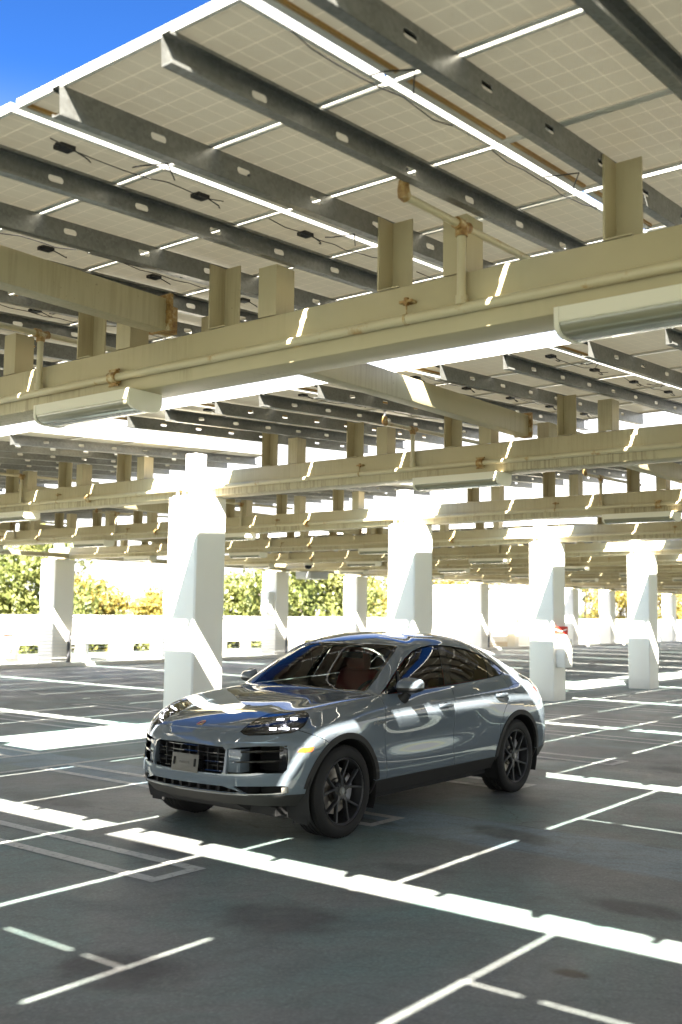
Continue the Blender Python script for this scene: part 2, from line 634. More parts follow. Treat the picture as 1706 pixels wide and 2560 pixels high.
# ------------------------------------------------------------------ car body surface (half, left side)
def car_cage():
    xs = [.24, .02, -.25, -.6, -1.0, -1.45, -1.9, -2.3, -2.62, -2.92, -3.22, -3.48]
    fy = [0, .27, .50, .680, .830, .945]
    fx = [.885, .872, .824, .725, .585, .425]
    ry = [.885, .69, .38, 0]
    rx = [-3.71, -3.85, -3.93, -3.955]
    rings = []
    lowz_f = [.305, .385, .50, .64, .765, .845]
    lowdx = [-.10, .0, .02, .0, -.015, -.085]
    lowz_s = [.285, .40, .55, .69, .81, .91]
    lowz_r = [.33, .43, .56, .69, .80, .90]
    lowdr = [.10, 0, -.01, 0, .02, .05]
    ys = [[.885, .89, .89, .89, .89, .89, .89, .89, .89, .89, .89, .875],
          [.958, .96, .957, .952, .952, .952, .953, .956, .962, .965, .96, .93],
          [.974, .978, .972, .967, .966, .966, .97, .977, .984, .987, .977, .948],
          [.978, .985, .97, .945, .938, .940, .955, .978, .99, .993, .982, .952],
          [.972, .982, .97, .952, .950, .952, .962, .976, .986, .989, .979, .948],
          [.942, .957, .962, .967, .968, .969, .969, .970, .972, .970, .957, .922]]
    for r in range(6):
        row = []
        for i in range(6):
            k = 1.0 if i < 4 else (0.75 if i == 4 else 0.45)
            y = fy[i] * (ys[r][0] / .974 if i > 3 else 1)
            row.append((fx[i] + lowdx[r] * k, y, lowz_f[r] + (lowz_s[r] - lowz_f[r]) * (0, 0, .1, .25, .5, .8)[i]))
        for i in range(12):
            row.append((xs[i], ys[r][i], lowz_s[r]))
        for i in range(4):
            row.append((rx[i] + lowdr[r], ry[i] * (.975 if r in (0, 5) else 1), lowz_r[r]))
        rings.append(row)
    r9x = [-.64, -.82, -1.05, -1.3, -1.57, -1.87, -2.2, -2.5, -2.76, -2.98, -3.16, -3.30]
    # r6..r8
    y6 = [.905, .925, .942, .951, .954, .955, .953, .949, .941, .928, .91, .878]
    z6 = [.97, .985, .99, .99, .99, 1.0, 1.01, 1.02, 1.03, 1.035, 1.03, 1.02]
    y7 = [.868, .89, .912, .926, .931, .931, .926, .916, .901, .881, .856, .828]
    z7 = [1.03, 1.035, 1.04, 1.042, 1.047, 1.055, 1.067, 1.08, 1.092, 1.10, 1.095, 1.08]
    y8 = [.858, .877, .896, .907, .910, .910, .904, .890, .868, .840, .811, .782]
    z8 = [1.07, 1.075, 1.08, 1.085, 1.09, 1.10, 1.115, 1.13, 1.142, 1.148, 1.145, 1.13]
    f6 = [(.71, 0, .905), (.705, .28, .905), (.67, .475, .905), (.55, .655, .928), (.43, .78, .955), (.275, .865, .965)]
    f7 = [(.37, 0, 1.008), (.365, .26, 1.008), (.35, .46, 1.0), (.31, .62, 1.012), (.24, .755, 1.03), (.15, .838, 1.03)]
    f8 = [(-.12, 0, 1.078), (-.12, .25, 1.077), (-.125, .45, 1.07), (-.13, .60, 1.07), (-.16, .73, 1.076), (-.2, .82, 1.07)]
    b6 = [(-3.66, .82, 1.0), (-3.79, .64, .99), (-3.865, .36, .985), (-3.88, 0, .985)]
    b7 = [(-3.62, .79, 1.06), (-3.75, .62, 1.05), (-3.83, .345, 1.045), (-3.85, 0, 1.045)]
    b8 = [(-3.58, .775, 1.11), (-3.72, .60, 1.10), (-3.80, .335, 1.095), (-3.82, 0, 1.095)]
    for yy, zz, t, ff, bb in ((y6, z6, .2, f6, b6), (y7, z7, .48, f7, b7), (y8, z8, .78, f8, b8)):
        rings.append(ff + [(xs[i] + (r9x[i] - xs[i]) * t, yy[i], zz[i]) for i in range(12)] + bb)
    y9 = [.862, .872, .878, .88, .88, .88, .873, .858, .833, .80, .768, .738]
    z9 = [1.10, 1.105, 1.11, 1.115, 1.122, 1.132, 1.15, 1.168, 1.18, 1.185, 1.18, 1.165]
    f9 = [(-.60, 0, 1.118), (-.60, .25, 1.115), (-.60, .45, 1.11), (-.602, .6, 1.107), (-.607, .715, 1.105), (-.618, .80, 1.103)]
    b9 = [(-3.50, .735, 1.145), (-3.64, .57, 1.135), (-3.72, .32, 1.13), (-3.74, 0, 1.13)]
    r9 = f9 + list(zip(r9x, y9, z9)) + b9
    r11x = [-1.30, -1.42, -1.57, -1.74, -1.92, -2.13, -2.36, -2.58, -2.77, -2.94, -3.06, -3.14]
    y11 = [.655, .664, .67, .672, .67, .662, .65, .632, .612, .592, .577, .56]
    z11 = [1.492, 1.515, 1.532, 1.54, 1.54, 1.532, 1.51, 1.472, 1.43, 1.385, 1.345, 1.31]
    f11 = [(-1.17, 0, 1.53), (-1.175, .2, 1.527), (-1.19, .36, 1.52), (-1.205, .49, 1.51), (-1.225, .58, 1.498), (-1.255, .632, 1.49)]
    b11 = [(-3.17, .52, 1.34), (-3.19, .42, 1.395), (-3.20, .25, 1.425), (-3.205, 0, 1.435)]
    r11 = f11 + list(zip(r11x, y11, z11)) + b11
    r10 = []
    for i in range(22):
        a, b = r9[i], r11[i]
        t = .5
        q = [a[k] * (1 - t) + b[k] * t for k in range(3)]
        if i < 6:
            q[2] += .012
            q[0] += .006
            q[1] += .01 * (i / 5)
        elif i < 18:
            q[1] += .022
        else:
            q[2] += .006
        r10.append(tuple(q))
    y12 = [.505, .52, .53, .535, .535, .53, .515, .495, .475, .455, .44, .425]
    z12 = [1.575, 1.592, 1.602, 1.607, 1.607, 1.6, 1.58, 1.55, 1.517, 1.48, 1.452, 1.435]
    r12x = [-1.64, -1.68, -1.75, -1.84, -1.97, -2.15, -2.37, -2.58, -2.76, -2.9, -3.0, -3.05]
    f12 = [(-1.45, 0, 1.602), (-1.45, .16, 1.6), (-1.46, .3, 1.593), (-1.48, .4, 1.583), (-1.52, .46, 1.577), (-1.58, .49, 1.574)]
    b12 = [(-3.06, .39, 1.442), (-3.07, .31, 1.468), (-3.075, .18, 1.482), (-3.08, 0, 1.488)]
    r12 = f12 + list(zip(r12x, y12, z12)) + b12
    x13 = [-1.72, -1.72, -1.73, -1.75, -1.78, -1.82, -1.87, -1.92, -1.98, -2.06, -2.16, -2.28, -2.42, -2.58, -2.73, -2.85, -2.93, -2.97, -2.99, -3.0, -3.005, -3.01]
    z13 = [1.628, 1.628, 1.628, 1.629, 1.629, 1.63, 1.631, 1.631, 1.631, 1.63, 1.628, 1.62, 1.606, 1.583, 1.556, 1.532, 1.514, 1.506, 1.502, 1.5, 1.499, 1.498]
    r13 = [(x13[i], 0, z13[i]) for i in range(22)]
    rings += [r9, r10, r11, r12, r13]
    Q = [np.array(r, float) for r in rings]

    def lerp(a, b, t):
        return a * (1 - t) + b * t
    # extra rings tighten the creases: lower lip, bonnet edge and shoulder, belt line and scuttle
    out = [Q[0], lerp(Q[0], Q[1], .7), Q[1], lerp(Q[1], Q[2], .3), Q[2], Q[3], Q[4], lerp(Q[4], Q[5], .65), Q[5], lerp(Q[5], Q[6], .35),
           Q[6], Q[7], Q[8], lerp(Q[8], Q[9], .7), Q[9], lerp(Q[9], Q[10], .22), Q[10], lerp(Q[10], Q[11], .75), Q[11], Q[12], Q[13]]
    return np.array(out)                    # [ring, station, xyz]


def bspline_dense(C, nu, nv):
    nr, ns, _ = C.shape
    mir = np.array([1, -1, 1.0])
    E = np.zeros((nr + 2, ns + 2, 3))
    E[1:-1, 1:-1] = C
    E[1:-1, 0] = C[:, 1] * mir
    E[1:-1, -1] = C[:, -2] * mir
    E[0] = 2 * E[1] - E[2]
    E[-1] = E[-3] * mir

    def basis(t):
        return np.array([(1 - t) ** 3, 3 * t ** 3 - 6 * t ** 2 + 4, -3 * t ** 3 + 3 * t ** 2 + 3 * t + 1, t ** 3]) / 6

    def mat1(n, sub):
        rows = []
        for s in range(n - 1):
            for k in range(sub + (1 if s == n - 2 else 0)):
                t = k / sub
                w = np.zeros(n + 2)
                w[s:s + 4] = basis(t)
                rows.append(w)
        return np.array(rows)
    A = mat1(nr, nv)
    B = mat1(ns, nu)
    P = np.einsum('ij,jkc->ikc', A, E)
    return np.einsum('ikc,lk->ilc', P, B)
# ------------------------------------------------------------------ car materials
def paint_mat():
    m = mat('car_paint', (.116, .139, .160), .5, 0.0)
    b = m.node_tree.nodes['Principled BSDF']
    b.inputs['Coat Weight'].default_value = 1.0
    b.inputs['Coat Roughness'].default_value = .015
    b.inputs['Coat IOR'].default_value = 1.6
    b.inputs['Specular IOR Level'].default_value = 0.0
    return m


def glass_mat(name, tint, extra=0.02, ior=1.52):
    m = bpy.data.materials.new(name)
    m.use_nodes = True
    t = m.node_tree
    t.nodes.clear()
    out = t.nodes.new('ShaderNodeOutputMaterial')
    tr = t.nodes.new('ShaderNodeBsdfTransparent')
    tr.inputs[0].default_value = (*tint, 1)
    gl = t.nodes.new('ShaderNodeBsdfGlossy')
    gl.inputs['Roughness'].default_value = 0.0
    gl.inputs['Color'].default_value = (1, 1, 1, 1)
    fr = t.nodes.new('ShaderNodeFresnel')
    fr.inputs['IOR'].default_value = ior
    ad = t.nodes.new('ShaderNodeMath')
    ad.operation = 'ADD'
    ad.use_clamp = True
    ad.inputs[1].default_value = extra
    mx = t.nodes.new('ShaderNodeMixShader')
    t.links.new(fr.outputs[0], ad.inputs[0])
    t.links.new(ad.outputs[0], mx.inputs[0])
    t.links.new(tr.outputs[0], mx.inputs[1])
    t.links.new(gl.outputs[0], mx.inputs[2])
    t.links.new(mx.outputs[0], out.inputs[0])
    return m


M_PAINT = paint_mat()
M_WS = glass_mat('windscreen_glass', (.62, .68, .66), .0, 1.22)
M_SG = glass_mat('tinted_side_glass', (.085, .09, .088), .01, 1.42)
M_LENS = glass_mat('headlight_lens', (.9, .92, .93), .01)
M_PLAST = mat('black_trim_plastic', (.016, .016, .016), .6, Specular_IOR_Level=.3)
M_CLAD = mat('matt_black_cladding', (.026, .025, .024), .7, Specular_IOR_Level=.22)
M_GLOSSB = mat('gloss_black_trim', (.008, .008, .009), .08)
M_DARK = mat('dark_void', (.006, .006, .006), .9)
M_RUB = mat('tyre_rubber', (.016, .0155, .015), .75, Specular_IOR_Level=.22)
M_RIM = mat('dark_grey_alloy', (.040, .040, .041), .34, .5)
M_DISC = mat('brake_disc_steel', (.34, .31, .27), .35, 1.0)
M_CALI = mat('brake_caliper_grey', (.45, .45, .46), .35, .6)
M_CHROME = mat('bright_metal', (.62, .62, .62), .18, 1.0)
M_SILV = mat('satin_silver', (.20, .20, .195), .34, .8)
M_AMBER = mat('amber_lens', (.85, .16, .012), .18, Coat_Weight=.6)
M_RED = mat('red_lens', (.32, .012, .012), .12, Coat_Weight=1.0)
M_LEATH = mat('red_brown_leather', (.24, .030, .022), .5)
M_CABIN = mat('black_cabin', (.018, .018, .019), .6)
M_PLATE = mat('grey_plate_holder', (.11, .105, .09), .5)
M_GOLD = mat('crest_gold', (.55, .33, .10), .35, .7)
M_CRED = mat('crest_red', (.35, .02, .02), .35)
M_LEDOFF = mat('lamp_reflector', (.25, .25, .27), .2, .9)
M_LED = bpy.data.materials.new('daytime_running_light')
M_LED.use_nodes = True
_b = M_LED.node_tree.nodes['Principled BSDF']
_b.inputs['Base Color'].default_value = (.9, .9, .95, 1)
_b.inputs['Emission Color'].default_value = (1, .96, 1, 1)
_b.inputs['Emission Strength'].default_value = 2.2

CAR_O = Vector((6.86624, 6.37892, 0))
CAR_A = math.pi + 0.010514
CAR_S = 1.01911


def weld_grid(G):
    """half surface -> welded full mesh (verts, quads)"""
    nv, nu, _ = G.shape
    vs = [tuple(p) for p in G.reshape(-1, 3)]
    fs = [(i * nu + j, i * nu + j + 1, (i + 1) * nu + j + 1, (i + 1) * nu + j) for i in range(nv - 1) for j in range(nu - 1)]
    n = len(vs)
    V = vs + [(x, -y, z) for x, y, z in vs]
    F = fs + [tuple(k + n for k in f[::-1]) for f in fs]
    key, remap, out = {}, [], []
    for p in V:
        k = (round(p[0], 4), round(p[1], 4) + 0.0, round(p[2], 4))
        if k not in key:
            key[k] = len(out)
            out.append(p)
        remap.append(key[k])
    F2 = []
    for f in F:
        g = []
        for i in f:
            j = remap[i]
            if j not in g:
                g.append(j)
        if len(g) > 2:
            F2.append(tuple(g))
    return out, F2


def vnormals(V, F):
    P = np.array(V)
    N = np.zeros_like(P)
    for f in F:
        p = P[list(f)]
        n = np.cross(p[2] - p[0], (p[3] if len(f) > 3 else p[2]) - p[1 if len(f) > 3 else 0]) if len(f) > 3 else np.cross(p[1] - p[0], p[2] - p[0])
        N[list(f)] += n
    l = np.linalg.norm(N, axis=1)
    l[l == 0] = 1
    return N / l[:, None]


def shell(V, F, N, th):
    n = len(V)
    P = np.array(V) - N * th
    ec = {}
    for f in F:
        for a, b in zip(f, f[1:] + f[:1]):
            ec[(a, b)] = ec.get((a, b), 0) + 1
    FF = list(F) + [tuple(i + n for i in f[::-1]) for f in F]
    for (a, b) in ec:
        if (b, a) not in ec:
            FF.append((b, a, a + n, b + n))
    return list(V) + [tuple(p) for p in P], FF


class Skin:
    """outer car surface for ray casts and true normals"""

    def __init__(self, V, F):
        self.V = [Vector(v) for v in V]
        T = []
        for f in F:
            T.append((f[0], f[1], f[2]))
            if len(f) > 3:
                T.append((f[0], f[2], f[3]))
        self.T = T
        self.N = [Vector(v) for v in vnormals(V, F)]
        self.bv = BVHTree.FromPolygons(self.V, T)

    def nrm(self, p, fi):
        a, b, c = self.T[fi]
        from mathutils.interpolate import poly_3d_calc
        w = poly_3d_calc([self.V[a], self.V[b], self.V[c]], p)
        return (self.N[a] * w[0] + self.N[b] * w[1] + self.N[c] * w[2]).normalized()

    def cast(self, o, d):
        p, n, i, ds = self.bv.ray_cast(Vector(o), Vector(d))
        if p is None:
            p, n, i, ds = self.bv.find_nearest(Vector(o) + Vector(d) * 1.5)
        return p, self.nrm(p, i)

    def near(self, p):
        q, n, i, ds = self.bv.find_nearest(Vector(p))
        return q, self.nrm(q, i), ds


FRAMES = {'side': lambda a, b: ((a, 2.5, b), (0, -1, 0)), 'sideR': lambda a, b: ((a, -2.5, b), (0, 1, 0)),
          'top': lambda a, b: ((a, b, 3.0), (0, 0, -1)), 'front': lambda a, b: ((3.0, a, b), (-1, 0, 0)), 'rear': lambda a, b: ((-6.0, a, b), (1, 0, 0))}


def densify(poly, step):
    out = []
    n = len(poly)
    for i in range(n):
        a, b = Vector(poly[i]), Vector(poly[(i + 1) % n])
        k = max(1, int((b - a).length / step))
        out += [tuple(a.lerp(b, j / k)) for j in range(k)]
    return out


def smooth_poly(poly, it=2):
    for _ in range(it):
        n = len(poly)
        q = []
        for i in range(n):
            a, b = Vector(poly[i]), Vector(poly[(i + 1) % n])
            q += [tuple(a.lerp(b, .25)), tuple(a.lerp(b, .75))]
        poly = q
    return poly


def inside(p, poly):
    c = False
    j = len(poly) - 1
    for i in range(len(poly)):
        if (poly[i][1] > p[1]) != (poly[j][1] > p[1]) and p[0] < (poly[j][0] - poly[i][0]) * (p[1] - poly[i][1]) / (poly[j][1] - poly[i][1]) + poly[i][0]:
            c = not c
        j = i
    return c


def fill2d(poly, step):
    from mathutils.geometry import delaunay_2d_cdt
    pts = [Vector(p) for p in poly]
    n = len(pts)
    xs = [p[0] for p in poly]
    ys = [p[1] for p in poly]
    inner = []
    x = min(xs) + step * .5
    while x < max(xs):
        y = min(ys) + step * .5
        while y < max(ys):
            if inside((x, y), poly) and min((Vector((x, y)) - q).length for q in pts) > step * .45:
                inner.append(Vector((x, y)))
            y += step
        x += step
    v, e, f, *_ = delaunay_2d_cdt(pts + inner, [], [list(range(n))], 1, 1e-6)
    return [tuple(q) for q in v], [tuple(t) for t in f]


def patch(skin, poly, frame, off=.003, step=.03, th=0.0, mb=None, mi=0):
    """piece of sheet lying on the body inside a 2d outline"""
    mb = mb or MB()
    poly = densify(poly, step)
    v, f = fill2d(poly, step)
    P, N = [], []
    for a, b in v:
        o, d = frame(a, b) if callable(frame) else FRAMES[frame](a, b)
        p, n = skin.cast(o, d)
        P.append(p + n * off)
        N.append(n)
    fl = []
    for t in f:
        nn = (P[t[1]] - P[t[0]]).cross(P[t[2]] - P[t[0]])
        fl.append(t if nn.dot(N[t[0]]) > 0 else t[::-1])
    if th:
        n = len(P)
        ec = set()
        for t in fl:
            for a, b in zip(t, t[1:] + t[:1]):
                ec.add((a, b))
        Q = [p - nn * th for p, nn in zip(P, N)]
        ff = list(fl) + [tuple(i + n for i in t[::-1]) for t in fl] + [(b, a, a + n, b + n) for a, b in ec if (b, a) not in ec]
        mb.add(P + Q, ff, mi)
    else:
        mb.add(P, fl, mi)
    return mb


def ribbon(path, w, closed=False):
    """2d outline of a narrow band along a path (list of quads as one or two loops)"""
    n = len(path)
    L, Rr = [], []
    for i in range(n):
        p = Vector(path[i])
        a = Vector(path[i - 1]) if (i > 0 or closed) else None
        b = Vector(path[(i + 1) % n]) if (i < n - 1 or closed) else None
        t = Vector((0, 0))
        if a is not None:
            t += (p - a).normalized()
        if b is not None:
            t += (b - p).normalized()
        t.normalize()
        nn = Vector((-t.y, t.x))
        L.append(tuple(p + nn * w))
        Rr.append(tuple(p - nn * w))
    return L, Rr


def cut_prism(mb, poly, axis, a0, a1):
    """closed prism with triangulated caps"""
    n = len(poly)
    tri = tessellate_polygon([[Vector((q[0], q[1], 0)) for q in poly]])

    def p3(q, a):
        return (a, q[0], q[1]) if axis == 0 else ((q[0], a, q[1]) if axis == 1 else (q[0], q[1], a))
    vs = [p3(q, a0) for q in poly] + [p3(q, a1) for q in poly]
    fs = [(i, (i + 1) % n, n + (i + 1) % n, n + i) for i in range(n)]
    fs += [tuple(t)[::-1] for t in tri] + [tuple(i + n for i in t) for t in tri]
    mb.add(vs, fs)


def cut_ribbon(mb, path, w, axis, a0, a1, closed=False):
    L, Q = ribbon(path, w, closed)
    n = len(path)

    def p3(q, a):
        return (a, q[0], q[1]) if axis == 0 else ((q[0], a, q[1]) if axis == 1 else (q[0], q[1], a))
    vs = [p3(q, a0) for q in L] + [p3(q, a0) for q in Q] + [p3(q, a1) for q in L] + [p3(q, a1) for q in Q]
    fs = []
    for i in range(n if closed else n - 1):
        j = (i + 1) % n
        fs += [(i, j, n + j, n + i), (2 * n + j, 2 * n + i, 3 * n + i, 3 * n + j), (j, i, 2 * n + i, 2 * n + j), (n + i, n + j, 3 * n + j, 3 * n + i)]
    if not closed:
        fs += [(0, n, 3 * n, 2 * n), (n - 1, 3 * n - 1, 4 * n - 1, 2 * n - 1)]
    mb.add(vs, fs)


def boolean_cut(me, cutters):
    o = bpy.data.objects.new('work', me)
    COL.objects.link(o)
    cs = []
    bc = bpy.data.collections.new('cut')
    S.collection.children.link(bc)
    for c in cutters:
        m = c.mesh('cut', [M_DARK])
        q = bpy.data.objects.new('cut', m)
        bc.objects.link(q)
        cs.append(q)
    md = o.modifiers.new('b', 'BOOLEAN')
    md.operation = 'DIFFERENCE'
    md.solver = 'EXACT'
    md.operand_type = 'COLLECTION'
    md.collection = bc
    dg = bpy.context.evaluated_depsgraph_get()
    dg.update()
    r = bpy.data.meshes.new_from_object(o.evaluated_get(dg))
    bpy.data.objects.remove(o)
    for q in cs:
        m = q.data
        bpy.data.objects.remove(q)
        bpy.data.meshes.remove(m)
    bpy.data.collections.remove(bc)
    return r


def islands(me):
    n = len(me.vertices)
    par = list(range(n))

    def find(a):
        while par[a] != a:
            par[a] = par[par[a]]
            a = par[a]
        return a
    for e in me.edges:
        a, b = find(e.vertices[0]), find(e.vertices[1])
        if a != b:
            par[a] = b
    d = {}
    for p in me.polygons:
        d.setdefault(find(p.vertices[0]), []).append(p.index)
    return list(d.values())


def sub_mesh(me, faces, name, mats, skin):
    idx, vs, fs = {}, [], []
    for fi in faces:
        f = []
        for v in me.polygons[fi].vertices:
            if v not in idx:
                idx[v] = len(vs)
                vs.append(tuple(me.vertices[v].co))
            f.append(idx[v])
        fs.append(f)
    m = bpy.data.meshes.new(name)
    m.from_pydata(vs, [], fs)
    m.materials.append(mats)
    m.polygons.foreach_set('use_smooth', [True] * len(m.polygons))
    nr = [skin.near(v) for v in vs]
    ln = []
    for p in m.polygons:
        fn = p.normal
        for v in p.vertices:
            q, n, ds = nr[v]
            ln.append(tuple(n) if ds < .0012 and n.dot(fn) > .80 else tuple(fn))
    m.normals_split_custom_set(ln)
    return m


# ------------------------------------------------------------------ outlines measured on the car (metres, side / top / front views)
DLO = [(-.63, 1.10), (-.755, 1.168), (-.895, 1.250), (-1.025, 1.322), (-1.175, 1.396), (-1.335, 1.457), (-1.475, 1.490), (-1.634, 1.505), (-1.811, 1.506),
       (-2.024, 1.491), (-2.286, 1.457), (-2.573, 1.403), (-2.790, 1.329), (-2.888, 1.265), (-2.915, 1.224), (-2.871, 1.198), (-2.770, 1.183), (-2.517, 1.168),
       (-2.072, 1.147), (-1.712, 1.133), (-1.309, 1.116), (-.956, 1.105), (-.75, 1.099)]
WS = [(-.592, 0), (-.592, .35), (-.60, .60), (-.614, .69), (-.80, .685), (-1.015, .648), (-1.168, .616), (-1.275, .575), (-1.235, .45), (-1.185, .25), (-1.165, 0)]
RW = [(-3.235, 0), (-3.225, .28), (-3.20, .43), (-3.36, .53), (-3.52, .59), (-3.60, .50), (-3.65, .3), (-3.66, 0)]
GRILLE = [(0, .752), (.37, .747), (.402, .725), (.402, .56), (.385, .543), (0, .540)]
INTAKE = [(.418, .735), (.515, .751), (.66, .765), (.795, .768), (.826, .747), (.835, .67), (.832, .59), (.812, .562), (.66, .562), (.425, .546)]
SLIT = [(0, .452), (.40, .452), (.56, .412), (.50, .408), (0, .410)]
DUCT = [(.48, .455), (.63, .462), (.81, .466), (.835, .458), (.835, .412), (.81, .398), (.60, .387)]
HL = [(0.726, 0.455, 0.862), (0.614, 0.452, 0.919), (0.488, 0.444, 0.959), (0.399, 0.462, 0.981), (0.328, 0.527, 0.996), (0.285, 0.628, 1.006), (0.262, 0.733, 1.010),
      (0.279, 0.784, 0.999), (0.302, 0.817, 0.981), (0.355, 0.843, 0.943), (0.405, 0.852, 0.908), (0.453, 0.841, 0.880), (0.507, 0.812, 0.860), (0.594, 0.735, 0.851),
      (0.661, 0.655, 0.843), (0.724, 0.545, 0.837), (0.733, 0.505, 0.843)]
MARKER = [(.510, .720), (.494, .743), (.470, .752), (.385, .756), (.394, .729), (.409, .719), (.464, .716)]


def sym(half):
    return half + [(a, -b) for a, b in half[::-1] if abs(b) > 1e-6]


def symf(half):
    return half + [(-a, b) for a, b in half[::-1] if abs(a) > 1e-6]


def mirror_me(me, name):
    m = me.copy()
    m.name = name
    return m


def flip_y(mb):
    q = MB()
    q.add([(x, -y, z) for x, y, z in mb.v], [f[::-1] for f in mb.f])
    q.m = list(mb.m)
    return q


def build_car():
    root = empty('parked_car', CAR_O, (0, 0, CAR_A))
    root.scale = (CAR_S, CAR_S * .98, CAR_S)
    root.location = CAR_O + Vector((math.sin(CAR_A - math.pi), -math.cos(CAR_A - math.pi), 0)) * (.95 * CAR_S * .02)
    tag(root, 'glossy slate grey coupe-style SUV with black wheels parked on the roof deck', 'car')
    NV, NU = 4, 6
    G = bspline_dense(car_cage(), NU, NV)
    V, F = weld_grid(G)
    skin = Skin(V, F)
    cutv = 2 * NV
    # ---- cutters
    cut = []

    def C():
        c = MB()
        cut.append(c)
        return c
    for s in (1, -1):
        cut_prism(C(), DLO, 1, .45 * s, 1.3 * s)
        for wx in (-.005, -2.91):
            circ = [(wx + .425 * math.cos(a), .365 + .425 * math.sin(a)) for a in np.linspace(0, 2 * math.pi, 56)[:-1]]
            cut_prism(C(), circ, 1, .50 * s, 1.3 * s)
        for path in ([(-.612, 1.13), (-.603, 1.09), (-.588, 1.03), (-.560, .955), (-.552, .88), (-.560, .64), (-.60, .36)],
                     [(-1.712, 1.16), (-1.709, 1.075), (-1.690, 1.005), (-1.672, .716), (-1.655, .54), (-1.69, .36)],
                     [(-2.80, 1.22), (-2.806, 1.10), (-2.80, 1.033), (-2.755, .97), (-2.66, .90), (-2.575, .82), (-2.51, .72), (-2.50, .62), (-2.62, .58)]):
            cut_ribbon(C(), path, .0028, 1, .6 * s, 1.3 * s)
        c = MB()
        n = Vector((.72, .62, .30)).normalized()
        n.y *= s
        hp = [Vector((x, y * s, z)) for x, y, z in HL]
        if s < 0:
            hp = hp[::-1]
        ex = n.cross(Vector((0, 0, 1))).normalized()
        ey = ex.cross(n)
        tri = tessellate_polygon([[Vector((p.dot(ex), p.dot(ey), 0)) for p in hp]])
        k = len(hp)
        c.add([p + n * .10 for p in hp] + [p - n * .09 for p in hp],
              [(i, (i + 1) % k, k + (i + 1) % k, k + i) for i in range(k)] + [tuple(t) for t in tri] + [tuple(i + k for i in t)[::-1] for t in tri])
        cut.append(c)
        # bumper seam from the headlight to the wheel arch, fuel flap on the left only
        cut_ribbon(C(), [(.48, .888), (.405, .856), (.31, .819), (.25, .79), (.2, .75)], .0022, 1, .6 * s, 1.3 * s)
        for half in (INTAKE, DUCT):
            cut_prism(C(), [(y * s, z) for y, z in half], 0, .3, 1.3)
    cut_ribbon(C(), [(-2.89 - .145 + .145 * math.copysign(abs(math.cos(a)) ** .6, math.cos(a)), 1.045 - .0 + .045 * math.copysign(abs(math.sin(a)) ** .6, math.sin(a)))
                     for a in np.linspace(0, 2 * math.pi, 29)[:-1]], .0018, 1, .6, 1.3, closed=True)
    cut_prism(C(), sym(WS), 2, .9, 1.9)
    cut_prism(C(), sym(RW), 2, .9, 1.9)
    cut_prism(C(), symf(GRILLE), 0, .3, 1.3)
    cut_prism(C(), symf(SLIT), 0, .3, 1.3)
    hood = [(.774, 0), (.772, .15), (.764, .307), (.737, .455), (.64, .475), (.50, .465), (.41, .485), (.345, .545), (.305, .64), (.275, .738), (.10, .752), (-.1, .756), (-.35, .748), (-.52, .728), (-.578, .712), (-.575, .5), (-.568, 0)]
    cut_ribbon(C(), sym(hood), .0026, 2, .60, 1.9, closed=True)
    # ---- painted shell
    Vp, Fp = weld_grid(G[cutv:])
    Np = vnormals(Vp, Fp)
    Vs, Fs = shell(Vp, Fp, Np, .022)
    me = bpy.data.meshes.new('body')
    me.from_pydata(Vs, [], Fs)
    me.materials.append(M_PAINT)
    me = boolean_cut(me, cut)
    isl = islands(me)
    names = []
    for fl in isl:
        cs = sum((me.polygons[i].center for i in fl), Vector()) / len(fl)
        names.append((len(fl), cs, fl))
    names.sort(key=lambda t: -t[0])
    for k, (n, c, fl) in enumerate(names):
        if n < 20:
            continue
        if k == 0:
            nm = 'body'
        elif abs(c.y) < .2 and c.x > -.4:
            nm = 'bonnet' if c.z > .8 else 'front_bumper'
        elif abs(c.y) > .6 and -1.6 < c.x < -.6:
            nm = 'door'
        elif abs(c.y) > .6 and -2.8 < c.x < -1.6:
            nm = 'door'
        elif c.x < -2.8 and c.y > .5 and n < 800:
            nm = 'fuel_flap'
        else:
            nm = 'body_panel'
        m = sub_mesh(me, fl, nm, M_PAINT, skin)
        put(nm, m, root)
    bpy.data.meshes.remove(me)
    # ---- lower cladding
    Vc, Fc = weld_grid(G[:cutv + 1])
    Nc = vnormals(Vc, Fc)
    Vs, Fs = shell(Vc, Fc, Nc, .02)
    me = bpy.data.meshes.new('cladding')
    me.from_pydata(Vs, [], Fs)
    ccut = []
    for s in (1, -1):
        for wx in (-.005, -2.91):
            c = MB()
            cut_prism(c, [(wx + .425 * math.cos(a), .365 + .425 * math.sin(a)) for a in np.linspace(0, 2 * math.pi, 56)[:-1]], 1, .50 * s, 1.3 * s)
            ccut.append(c)
    me2 = boolean_cut(me, ccut)
    put('lower_cladding', sub_mesh(me2, range(len(me2.polygons)), 'lower_cladding', M_CLAD, skin), root)
    bpy.data.meshes.remove(me2)
    # ---- underbody, wheel wells
    b = MB()
    b.box((-3.72, -.70, .215), (.55, .70, .28))
    b.box((-2.42, -.85, .235), (-.50, .85, .32))
    b.prism([(.55, .22), (.72, .30), (.72, .40), (.4, .40)], 1, -.42, .42)
    b.build('underbody', M_DARK, root)
